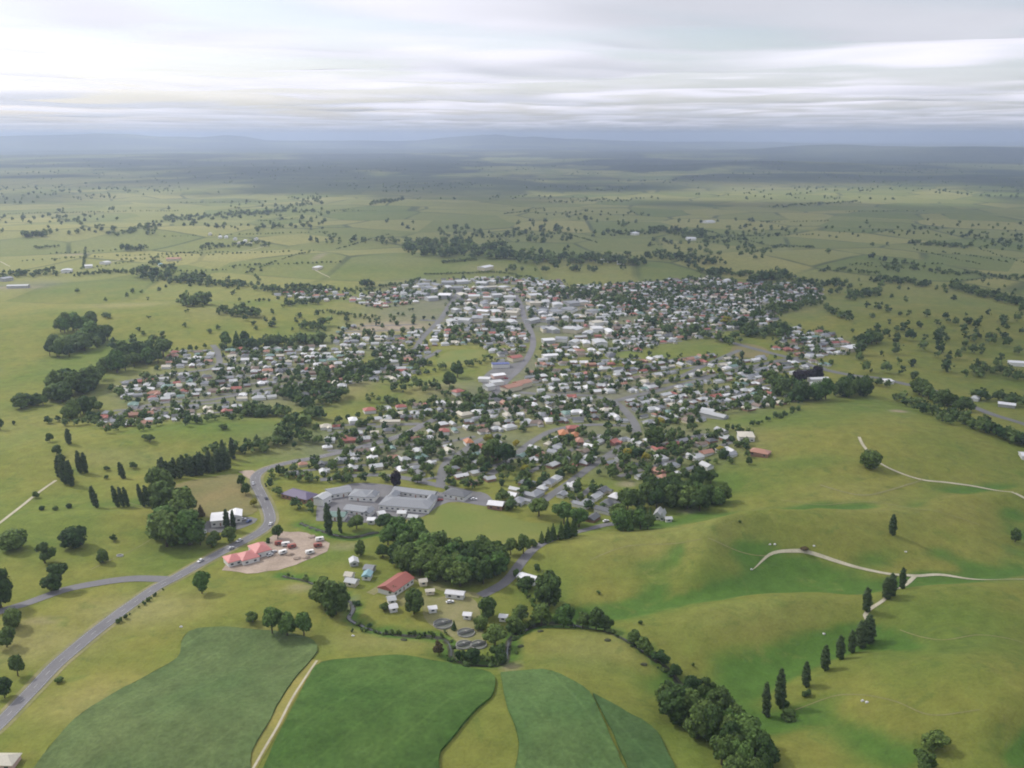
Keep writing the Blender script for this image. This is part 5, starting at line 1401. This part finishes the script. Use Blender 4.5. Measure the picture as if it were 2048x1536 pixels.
AREAS = [   # picture polygon, row direction on the ground, share of plots built on, where (for the label), garden trees per plot
    ([(1000, 1000), (1060, 962), (1130, 962), (1100, 985), (1062, 1012), (1010, 1018)], 60, 0.97, 'left of the near street above the lane', 1.53),
    ([(1100, 1000), (1150, 965), (1215, 968), (1240, 1000), (1215, 1040), (1170, 1042), (1150, 1012)], 60, 0.97, 'right of the near street above the lane', 1.36),
    ([(545, 938), (640, 922), (760, 905), (800, 925), (790, 955), (700, 958), (590, 958)], 18, 0.78, 'just below the main road left of the purple tree', 2.72),
    ([(800, 905), (870, 880), (980, 870), (1040, 905), (1000, 960), (900, 985), (800, 950)], 30, 0.88, 'around the largest yellow tree', 1.87),
    ([(1030, 895), (1100, 862), (1230, 868), (1245, 890), (1180, 935), (1120, 962), (1050, 960)], 55, 0.88, 'along the near street below the orange roofs', 1.70),
    ([(1245, 880), (1330, 866), (1480, 862), (1512, 878), (1500, 905), (1410, 945), (1320, 965), (1230, 960), (1200, 935)], 30, 0.82, 'above the dark hillside wood', 2.21),
    ([(640, 858), (700, 838), (840, 832), (850, 846), (760, 882), (660, 905), (640, 890)], 12, 0.96, 'above the main road left of mid-town', 1.70),
    ([(760, 815), (900, 800), (985, 792), (940, 812), (850, 842), (780, 838)], 14, 0.86, 'between grassy knolls and main road', 2.04),
    ([(880, 850), (960, 812), (1020, 790), (1060, 800), (1060, 858), (980, 868), (900, 868)], 25, 0.97, 'right of the main road below the terracotta block', 1.36),
    ([(1060, 795), (1130, 795), (1215, 806), (1255, 830), (1262, 848), (1180, 846), (1060, 856)], 12, 0.97, 'between terracotta block and street fork', 1.36),
    ([(1055, 740), (1150, 735), (1230, 760), (1225, 798), (1130, 788), (1045, 782)], 15, 0.97, 'right of the terracotta block', 1.19),
    ([(1240, 806), (1330, 785), (1420, 778), (1430, 812), (1400, 846), (1300, 856), (1275, 840)], 32, 0.97, 'right of the street fork', 1.19),
    ([(1420, 778), (1540, 750), (1600, 770), (1600, 800), (1520, 820), (1435, 828)], 32, 0.97, 'by the very large dark trees on the right', 1.19),
    ([(185, 850), (215, 822), (300, 800), (400, 800), (480, 806), (470, 826), (360, 842), (230, 858)], 16, 0.97, 'in the west suburb\'s front rows', 1.19),
    ([(235, 800), (245, 762), (330, 748), (420, 742), (425, 790), (330, 800)], 16, 0.97, 'in the west suburb\'s left quarter', 1.19),
    ([(425, 790), (430, 735), (540, 735), (600, 760), (560, 795), (480, 805)], 14, 0.97, 'in the west suburb\'s middle', 1.19),
    ([(320, 742), (330, 702), (430, 695), (480, 694), (640, 692), (720, 705), (740, 735), (600, 752), (540, 732), (430, 732)], 10, 0.97, 'in the west suburb\'s back rows', 1.02),
    ([(740, 740), (760, 700), (850, 690), (860, 712), (850, 745), (790, 765), (740, 760)], 12, 0.91, 'left of the town park', 1.02),
    ([(960, 690), (1050, 650), (1060, 690), (1050, 715), (1000, 728)], 12, 0.76, 'left of the main road\'s far end', 0.85),
    ([(1230, 755), (1290, 720), (1400, 712), (1560, 720), (1560, 745), (1420, 772), (1260, 790)], 30, 0.97, 'in the right suburb\'s back rows', 1.02),
    ([(660, 690), (680, 660), (760, 640), (860, 650), (850, 688), (740, 700)], 8, 0.96, 'far left', 0.68),
    ([(680, 600), (780, 580), (830, 560), (870, 565), (860, 600), (760, 620)], 8, 0.91, 'far left back', 0.85),
    ([(870, 560), (1000, 555), (1120, 560), (1130, 580), (1000, 568)], 4, 0.96, 'far back', 0.68),
    ([(1130, 575), (1280, 565), (1420, 555), (1480, 565), (1640, 570), (1650, 600), (1500, 610), (1350, 625), (1200, 640), (1180, 600)], 10, 0.97, 'far right back', 1.19),
    ([(1230, 650), (1350, 625), (1500, 612), (1560, 620), (1560, 650), (1450, 665), (1320, 690), (1240, 715)], 14, 0.96, 'far right', 1.19),
    ([(1580, 668), (1640, 660), (1700, 680), (1720, 700), (1660, 712), (1600, 700)], 20, 0.97, 'outlying', 0.68),
    ([(1066, 690), (1230, 668), (1300, 700), (1250, 752), (1080, 732)], 12, .85, 'right of the main road\'s far end', .9),
    ([(570, 740), (740, 738), (756, 765), (660, 800), (600, 792)], 12, .6, 'on the wooded rise', 2.0),
    ([(850, 655), (1045, 645), (1050, 688), (960, 688), (860, 692)], 8, .8, 'behind the town park', .8),
    ([(880, 575), (1250, 580), (1240, 660), (900, 655)], 6, .7, 'between the warehouses', .6),
    ([(640, 905), (700, 890), (860, 850), (880, 868), (800, 902), (700, 925)], 16, .85, 'along both sides of the main road bend', 1.6),
    ([(1430, 738), (1600, 716), (1665, 728), (1610, 758), (1555, 750)], 20, .85, 'in the right suburb\'s outer rows', 1.2),
    ([(1545, 700), (1560, 655), (1600, 660), (1660, 715), (1600, 720)], 20, .8, 'between suburb and outlying houses', 1.2),
    ([(745, 700), (860, 690), (848, 735), (800, 760), (750, 745)], 14, .8, 'beside the town park', 1.2),
    ([(540, 590), (640, 575), (700, 590), (660, 605)], 6, 0.66, 'far left edge', 1.02),
]
KNOLL = [np.array(p, float) for p in ([(695, 672), (715, 646), (790, 634), (850, 640), (850, 658), (800, 674)], [(670, 800), (690, 772), (760, 772), (765, 796), (730, 806)], [(800, 796), (820, 776), (900, 770), (940, 790), (900, 800)],
                                       [(1500, 850), (1600, 820), (1760, 775), (1700, 880), (1540, 880)], [(860, 760), (900, 735), (935, 745), (925, 770), (890, 785)])]
HOUSES = []
roadpts = np.vstack([np.c_[p, np.full(len(p), w / 2)] for p, w in ROADS.values()])
FBOX = [(p, p.min(0), p.max(0)) for p in FPOLY.values()]
def free(x, y, rad, roads=True):
    f = FOOT.a[:FOOT.n]
    if (((x - f[:, 0]) ** 2 + (y - f[:, 1]) ** 2) < (f[:, 2] + rad) ** 2).any(): return False
    for poly, lo, hi in FBOX:
        if lo[0] < x < hi[0] and lo[1] < y < hi[1] and inside(np.array([x]), np.array([y]), poly)[0]: return False
    if roads and (((roadpts[:, 0] - x) ** 2 + (roadpts[:, 1] - y) ** 2) < (roadpts[:, 2] + rad) ** 2).any(): return False
    return True
hr = random.Random(21)
STREETS = []
for ai, (poly, ang, fill, where, gt) in enumerate(AREAS):
    gp = ground_pts(poly); c = gp.mean(0); a = math.radians(ang); ca, sa = math.cos(a), math.sin(a)
    loc = (gp - c) @ np.array([[ca, -sa], [sa, ca]])
    x0, y0 = loc.min(0); x1, y1 = loc.max(0)
    row, ry = 0, y0 + 8
    while ry < y1:
        if row % 2 == 0 and row > 0:
            STREETS.append((ai, [(x0, ry - 10.5), (x1, ry - 10.5)], a, c, gp))
        px_ = x0 + hr.uniform(0, 10)
        while px_ < x1:
            lx, ly = px_ + hr.uniform(-2, 2), ry + hr.uniform(-3, 3)
            wx, wy = c[0] + lx * ca - ly * sa, c[1] + lx * sa + ly * ca
            px_ += hr.uniform(11.5, 15)
            if not inside(np.array([wx]), np.array([wy]), gp)[0]: continue
            u, v, d = project(wx, wy, float(zg(wx, wy)))
            if any(inside(np.array([u]), np.array([v]), k)[0] for k in KNOLL): continue
            for _ in range(3):
                if hr.random() < gt * .5:
                    tx, ty = wx + hr.uniform(-12, 12), wy + hr.uniform(-12, 12)
                    if free(tx, ty, 2.0):
                        h = hr.uniform(3.0, 9.0) * hr.uniform(.7, 1.1); add_tree(tx, ty, h, h * hr.uniform(.7, 1.05), hr.choice(['round', 'round', 'open', 'tall', 'dome']), hr.choice(['leaf'] * 6 + ['leaf_bright']), 'garden')
            if hr.random() > fill: continue
            if not free(wx, wy, 4.2): continue
            si = hr.randrange(len(SHAPES))
            roof = hr.choices(['white', 'pale', 'grey', 'dark', 'red', 'terracotta', 'brown', 'green', 'cream'], [11, 29, 22, 9, 6, 6, 9, 4, 8])[0]
            HOUSES.append(dict(x=wx, y=wy, rz=a + hr.choice([0, 0, PI / 2, PI]) + hr.uniform(-.1, .1), s=hr.uniform(.58, .86), shape=si, roof=roof,
                               wall=hr.choices(['white', 'cream', 'brick', 'grey', 'pink'], [45, 22, 18, 10, 5])[0], area=ai, u=u, v=v, d=d))
            FOOT.append((wx, wy, 3.6))
        ry += 15.5 if row % 2 == 0 else 21
        row += 1
for ai, (poly, ang, fill, where, gt) in enumerate(AREAS):
    gp = ground_pts(poly); lo, hi = gp.min(0), gp.max(0)
    area = 0.5 * abs(np.dot(gp[:, 0], np.roll(gp[:, 1], 1)) - np.dot(gp[:, 1], np.roll(gp[:, 0], 1)))
    for _ in range(int(area / 170 * min(1.7, gt))):
        tx, ty = hr.uniform(lo[0], hi[0]), hr.uniform(lo[1], hi[1])
        if inside(np.array([tx]), np.array([ty]), gp)[0] and free(tx, ty, 1.0):
            h = hr.uniform(3.5, 10.5) * hr.uniform(.7, 1.1)
            add_tree(tx, ty, h, h * hr.uniform(.7, 1.05), hr.choice(['round', 'round', 'open', 'tall', 'dome']), hr.choice(['leaf'] * 5 + ['leaf_bright']), 'garden')
# streets between the rows of plots
for ai, seg, a, c, gp in STREETS:
    ca, sa = math.cos(a), math.sin(a)
    n = max(2, int((seg[1][0] - seg[0][0]) / 6))
    run = []
    for i in range(n + 1):
        lx = seg[0][0] + (seg[1][0] - seg[0][0]) * i / n; ly = seg[0][1]
        q = (c[0] + lx * ca - ly * sa, c[1] + lx * sa + ly * ca)
        if inside(np.array([q[0]]), np.array([q[1]]), gp)[0] and free(q[0], q[1], -1.5, False):
            run.append(q)
        else:
            if len(run) > 4: ribbon('street', run, 5.0, M['street'], 0.17, 6.0, 3)
            run = []
    if len(run) > 4: ribbon('street', run, 5.0, M['street'], 0.17, 6.0, 3)

by = {}
for h in HOUSES: by.setdefault(h['area'], []).append(h)
order = sorted(by, key=lambda k: np.mean([h['d'] for h in by[k]]))
chosen, n = [], 0
for k in order:
    if n + len(by[k]) > 300: break
    chosen.append(k); n += len(by[k])
for k in chosen:
    where = AREAS[k][3]
    hs = by[k]
    bands = 1 if len(hs) <= 14 else 2 if len(hs) <= 30 else 3
    hs.sort(key=lambda h: -h['v'])
    for bi in range(bands):
        part = hs[bi * len(hs) // bands:(bi + 1) * len(hs) // bands]
        band = '' if bands == 1 else (['nearer', 'farther'] if bands == 2 else ['nearest', 'middle', 'farthest'])[bi] + (' half, ' if bands == 2 else ' third, ')
        cnt = {}
        for h in sorted(part, key=lambda h: h['u']):
            cnt.setdefault(h['roof'], []).append(h)
        for col, lst in cnt.items():
            for i, h in enumerate(lst):
                lab = (f'only {col}-roofed house, {band}{where}' if len(lst) == 1 else f'{ORD[i + 1]} {col}-roofed house from left, {band}{where}')
                t = thing('house', lab, 'house', (h['x'], h['y'], float(zg(h['x'], h['y'])) + 0.2), h['rz'], 'houses of the town', (h['s'],) * 3)
                obj('wall', house_mesh(h['shape'], 'wall', h['wall']), t); obj('roof', house_mesh(h['shape'], 'roof', h['roof']), t)
# the remaining, smaller ones read as one mass of roofs
mats = ['wall_' + k for k in WALLS] + ['roof_' + k for k in ROOFS]
mi = {k: i for i, k in enumerate(mats)}
hv, hf, hm_ = [], [], []
for k in by:
    if k in chosen: continue
    for h in by[k]:
        ca, sa = math.cos(h['rz']) * h['s'], math.sin(h['rz']) * h['s']; z0 = float(zg(h['x'], h['y'])) + .2
        for part, nm in ((HP[h['shape']][0], 'wall_' + h['wall']), (HP[h['shape']][1], 'roof_' + h['roof'])):
            b = len(hv)
            hv += [(h['x'] + x * ca - y * sa, h['y'] + x * sa + y * ca, z0 + z * h['s']) for x, y, z in part.v]
            hf += [tuple(b + i for i in f) for f in part.f]; hm_ += [mi[nm]] * len(part.f)
o = obj('distant_houses', mesh_np('distant_houses', hv, hf, [M[k] for k in mats], midx=hm_))
o['kind'] = 'stuff'; o['label'] = 'mass of small roofs in the far half of the town'

# ------------------------------------------------------------------ trees: the largest in view one by one, the rest as one mass
CATK = {'round': 'tree', 'open': 'tree', 'dome': 'tree', 'tall': 'tree', 'poplar': 'poplar', 'conifer': 'conifer', 'shrub': 'shrub'}
kept = []
for t in TREES:
    if t['prio'] or t['area'] == 'garden' or (t['y'] > 1500) or free(t['x'], t['y'], 0.5):
        z = float(zg(t['x'], t['y'])); t['z'] = z
        t['u'], t['v'], t['d'] = project(t['x'], t['y'], z); t['app'] = t['h'] / t['d']; t['cat'] = CATK[t['kind']]
        kept.append(t)
single = [t for t in kept if t['label']]
LIMIT = {'tree': 300, 'poplar': 90, 'conifer': 60, 'shrub': 90}
used = {c: sum(1 for t in single if t['cat'] == c) for c in LIMIT}
groups = {}
for t in kept:
    if t['label'] or t['area'] in ('far', 'garden') or not (-30 < t['u'] < 2078): continue
    groups.setdefault((t['area'], t['cat']), []).append(t)
for key in sorted(groups, key=lambda k: -np.mean([t['app'] for t in groups[k]])):
    g_ = groups[key]; c = key[1]
    if used[c] + len(g_) > LIMIT[c]: continue
    used[c] += len(g_)
    word = {'tree': 'tree', 'poplar': 'poplar', 'conifer': 'conifer', 'shrub': 'bush'}[c]
    bands = 1 if len(g_) <= 9 else 2 if len(g_) <= 20 else 3
    g_.sort(key=lambda t: -t['v'])
    for bi in range(bands):
        part = sorted(g_[bi * len(g_) // bands:(bi + 1) * len(g_) // bands], key=lambda t: t['u'])
        band = '' if bands == 1 else (['front', 'back'] if bands == 2 else ['front', 'middle', 'back'])[bi] + ' rank '
        for i, t in enumerate(part):
            t['label'] = (f'{ORD[i + 1]} {word} from left, {band}{t["area"]}' if len(part) > 1 else f'only {word}, {band}{t["area"]}')
            t['group'] = c + 's ' + t['area']; single.append(t)
NAMES = {'tree': 'broadleaf_tree', 'poplar': 'poplar_tree', 'conifer': 'conifer_tree', 'shrub': 'shrub'}
tr = random.Random(77)
done = set()
for t in single:
    done.add(id(t))
    H, W = DIMS[t['kind']]
    sc = (t['w'] / W, t['w'] / W, t['h'] / H)
    o = thing(NAMES[t['cat']], t['label'], t['cat'], (t['x'], t['y'], t['z'] - 0.1), tr.uniform(0, 2 * PI), t.get('group'), sc)
    if t['lean']:
        o.rotation_mode = 'XYZ'; o.rotation_euler = (0, -t['lean'] * tr.uniform(.7, 1.1), 0)
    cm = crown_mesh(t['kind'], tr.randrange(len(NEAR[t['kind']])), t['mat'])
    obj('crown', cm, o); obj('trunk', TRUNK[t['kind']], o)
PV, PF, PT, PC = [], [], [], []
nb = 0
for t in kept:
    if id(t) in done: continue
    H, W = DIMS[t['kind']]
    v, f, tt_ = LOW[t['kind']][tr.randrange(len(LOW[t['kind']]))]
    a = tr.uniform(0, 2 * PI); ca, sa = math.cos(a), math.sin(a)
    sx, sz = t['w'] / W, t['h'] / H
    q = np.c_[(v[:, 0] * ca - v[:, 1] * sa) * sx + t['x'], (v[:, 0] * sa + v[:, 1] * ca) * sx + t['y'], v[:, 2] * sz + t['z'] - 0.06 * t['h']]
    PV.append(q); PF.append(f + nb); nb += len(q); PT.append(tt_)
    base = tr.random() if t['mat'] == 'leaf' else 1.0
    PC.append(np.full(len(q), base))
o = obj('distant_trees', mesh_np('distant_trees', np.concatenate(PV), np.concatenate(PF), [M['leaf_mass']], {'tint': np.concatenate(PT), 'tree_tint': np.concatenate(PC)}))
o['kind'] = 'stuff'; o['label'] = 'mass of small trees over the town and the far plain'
print('zmax', GZ.max(), GZ.min()); print('houses', len(HOUSES), 'single houses', n, 'trees', len(kept), 'single trees', len(single), used)

# ------------------------------------------------------------------ small things
WHEEL = None
def wheel_mesh():
    k = 10; vs, fs = [], []
    for sx in (-.11, .11):
        for i in range(k): vs.append((.32 * math.cos(2 * PI * i / k), sx, .32 + .32 * math.sin(2 * PI * i / k)))
    fs = [tuple(range(k))[::-1], tuple(range(k, 2 * k))] + [(i, (i + 1) % k, k + (i + 1) % k, k + i) for i in range(k)]
    return mesh_np('wheel', vs, fs, [M['tyre']])
WHEEL = wheel_mesh()
def prism(profile, w, name, mat):
    """side outline (x, z) pulled across the width, corners eased"""
    n_ = len(profile); vs = [(x, -w / 2, z) for x, z in profile] + [(x, w / 2, z) for x, z in profile]
    fs = [tuple(range(n_)), tuple(range(2 * n_ - 1, n_ - 1, -1))] + [((i + 1) % n_, i, n_ + i, n_ + (i + 1) % n_) for i in range(n_)]
    return mesh_np(name, vs, fs, [mat])
CARCOL = {'white': (0.75, 0.75, 0.74), 'silver': (0.5, 0.51, 0.53), 'red': (0.35, 0.03, 0.03), 'dark': (0.03, 0.035, 0.05), 'blue': (0.05, 0.09, 0.25)}
for k, c in CARCOL.items(): M['car_' + k] = paint('car_paint_' + k, c, 0.3, 0.5, 0.1)
BODY = {k: prism([(-2.15, .35), (2.15, .35), (2.2, .75), (1.2, .95), (-2.0, .98), (-2.2, .8)], 1.72, 'body', M['car_' + k]) for k in CARCOL}
CAB = {k: prism([(-1.75, .985), (.95, .985), (.35, 1.42), (-1.3, 1.44)], 1.56, 'cabin', M['glass']) for k in CARCOL}
TOP = {k: prism([(-1.32, 1.442), (.37, 1.422), (.30, 1.50), (-1.2, 1.52)], 1.5, 'roof_panel', M['car_' + k]) for k in CARCOL}
def car(u, v, rz, col, label):
    x, y = PP(u, v)
    t = thing('car', label, 'car', (x, y, float(zg(x, y)) + 0.27), rz, 'cars about the town')
    obj('body', BODY[col], t); obj('cabin', CAB[col], t); obj('roof_panel', TOP[col], t)
    for wx in (-1.35, 1.35):
        for wy in (-.8, .8): obj('wheel', WHEEL, t, (wx, wy, 0))
def on_road(i, side):
    p = hw[i] + nn[i] * side
    u, v, d = project(p[0], p[1], float(zg(p[0], p[1])))
    return u, v, math.atan2(tt[i][1], tt[i][0]) + (PI if side > 0 else 0)
def at_row(row, side):
    d = [abs(project(q[0], q[1], float(zg(q[0], q[1])))[1] - row) for q in hw]
    return on_road(int(np.argmin(d)), side)
for row, side, col, lab in [(1124, 1.9, 'white', 'white car on the main road left of the motel'),
                            (1098, -1.9, 'silver', 'silver car on the main road right beside the motel'), (1084, 1.9, 'white', 'white car on the main road above the motel roof'),
                            (1050, -1.9, 'white', 'white car at the main road bend beside the gravel yard'), (968, 1.9, 'silver', 'silver car at the main road bend above the brown paddock'),
                            (1000, -1.9, 'dark', 'dark car on the main road left of the purple roof')]:
    u, v, rz = at_row(row, side); car(u, v, rz, col, lab)
for u, v, rz, col, lab in [(486, 1040, .3, 'white', 'white car parked right of the long white shed'), (498, 1044, 1.2, 'blue', 'blue car parked right of the long white shed'),
                           (540, 1112, .9, 'white', 'white car parked at the motel\'s right end'), (548, 1106, .9, 'silver', 'silver car parked at the motel\'s right end'),
                           (880, 1002, .4, 'red', 'red car parked at the school\'s upper right'), (948, 1000, .1, 'white', 'white car parked by the apart-standing school block'),
                           (900, 1206, .4, 'white', 'white car parked below the bus-length shed'), (1212, 1044, .5, 'white', 'white car parked at the lane\'s upper end'),
                           (1002, 752, .3, 'white', 'white car parked by the uppermost shop in mid-town'), (1012, 758, .3, 'red', 'red car parked by the uppermost shop in mid-town')]:
    car(u, v, rz, col, lab)
CVB = prism([(-2.6, .5), (2.4, .5), (2.7, 1.2), (2.3, 2.4), (-2.4, 2.5), (-2.75, 1.4)], 2.2, 'body', M['wall_white'])
CVR = prism([(-2.6, .5), (2.4, .5), (2.7, 1.2), (2.3, 2.4), (-2.4, 2.5), (-2.75, 1.4)], 2.2, 'body', M['roof_red'])
def caravan(u, v, rz, mesh, label):
    x, y = PP(u, v); t = thing('caravan', label, 'caravan', (x, y, float(zg(x, y)) + 0.2), rz, 'caravans and trucks in the gravel yard')
    obj('body', mesh, t)
    for wx in (-1.6, -.9, 1.6):
        for wy in (-.95, .95): obj('wheel', WHEEL, t, (wx, wy, 0))
    for wy in (-1.11, 1.11): obj('window', WIN, t, (0, wy, 1.3))
for i, (u, v, rz, m_, lab) in enumerate([
    (558, 1090, .2, CVR, 'red trailer in the gravel yard, leftmost'), (572, 1092, .3, CVB, 'white trailer in the gravel yard, right of the leftmost red one'), (584, 1096, .5, CVR, 'red trailer in the gravel yard\'s middle'),
    (640, 1082, .4, CVB, 'white truck at the gravel yard\'s right end'), 
    (636, 1094, .3, CVR, 'red trailer at the gravel yard\'s right end'), (620, 1108, .5, CVB, 'white trailer on the gravel yard\'s lower edge'),
    (566, 1108, .7, CVB, 'white trailer between motel and gravel heaps')]):
    caravan(u, v, rz, m_, lab)
def lump(name, u, v, rx, ry, h, mat, label, cat, group=None, seed=1):
    x, y = PP(u, v); vv, ff = ICO1
    q = np.random.default_rng(seed)
    w = vv * np.array([rx, ry, h]) * q.uniform(.78, 1.15, (len(vv), 1))
    o = obj(name, mesh_np(name, w, ff, [M[mat]]), None, (x, y, float(zg(x, y)) + .15 * h))
    o['label'] = label; o['category'] = cat
    if group: o['group'] = group
for i, (u, v, lab) in enumerate([(580, 1110, 'gravel heap beside the lower trailers, left of three'), (594, 1118, 'gravel heap beside the lower trailers, middle of three'), (612, 1116, 'gravel heap beside the lower trailers, right of three'), (625, 1075, 'gravel heap at the yard\'s upper edge')]):
    lump('gravel_heap', u, v, 2.6, 2.2, 1.5, 'gravel', lab, 'gravel heap', 'heaps in the gravel yard', i)
for i, (u, v, lab) in enumerate([(1540, 1089, 'left of two white boulders above the pale farm track'), (1550, 1089, 'right of two white boulders above the pale farm track'), (1503, 1139, 'white boulder at the pale farm track\'s lower end'),
                                 (1725, 1402, 'left of two white boulders on the lower right slope'), (1734, 1405, 'right of two white boulders on the lower right slope'), (1628, 1092, 'white boulder beside the track crest bush'),
                                 (1812, 1104, 'pale boulder high on the right slope'), (706, 1272, 'pale boulder on the grass between stream and dark crop'), (1648, 1268, 'pinkish boulder on the slope beside the poplar row'),
                                 (222, 1075, 'pale boulder left of the sparse little paddock tree'), (362, 1254, 'pale boulder at the grey crop field\'s top left corner')]):
    lump('boulder', u, v, .85, .7, .6, 'rock', lab, 'boulder', 'pale boulders on the pasture', 20 + i)
for i, (u, v, lab) in enumerate([(1081, 1263, 'upper tussock on the stream-side meadow, below the tree row'), (1042, 1293, 'tussock at the meadow\'s left side near the stream loop'), (1215, 1281, 'tussock on the meadow\'s upper right beside the bare reach'),
                                 (1288, 1329, 'tussock on the meadow\'s right side near the stream'), (808, 1280, 'tussock on the grass above the dark crop field')]):
    lump('tussock', u, v, 1.8, 1.4, .7, 'bank', lab, 'tussock', 'dark tussocks on the meadow', 40 + i)
def trough(u, v, label):
    x, y = PP(u, v); k = 16; vs, fs = [], []
    t = thing('water_trough', label, 'trough', (x, y, float(zg(x, y)) + .1))
    for i in range(k):
        c, s_ = math.cos(2 * PI * i / k), math.sin(2 * PI * i / k)
        vs += [(c * 2.1, s_ * 1.3, -.3), (c * 2.1, s_ * 1.3, .7), (c * 1.9, s_ * 1.1, .7), (c * 1.9, s_ * 1.1, .3)]
    for i in range(k):
        j = (i + 1) % k
        for q in range(3): fs.append((4 * i + q, 4 * j + q, 4 * j + q + 1, 4 * i + q + 1))
    obj('basin', mesh_np('basin', vs, fs, [M['rock']]), t)
    obj('water_surface', mesh_np('water_surface', [(1.9 * math.cos(2 * PI * i / k), 1.1 * math.sin(2 * PI * i / k), .5) for i in range(k)], [tuple(range(k))], [M['water']]), t)
trough(240, 1112, 'white water trough in the paddock above the side road')
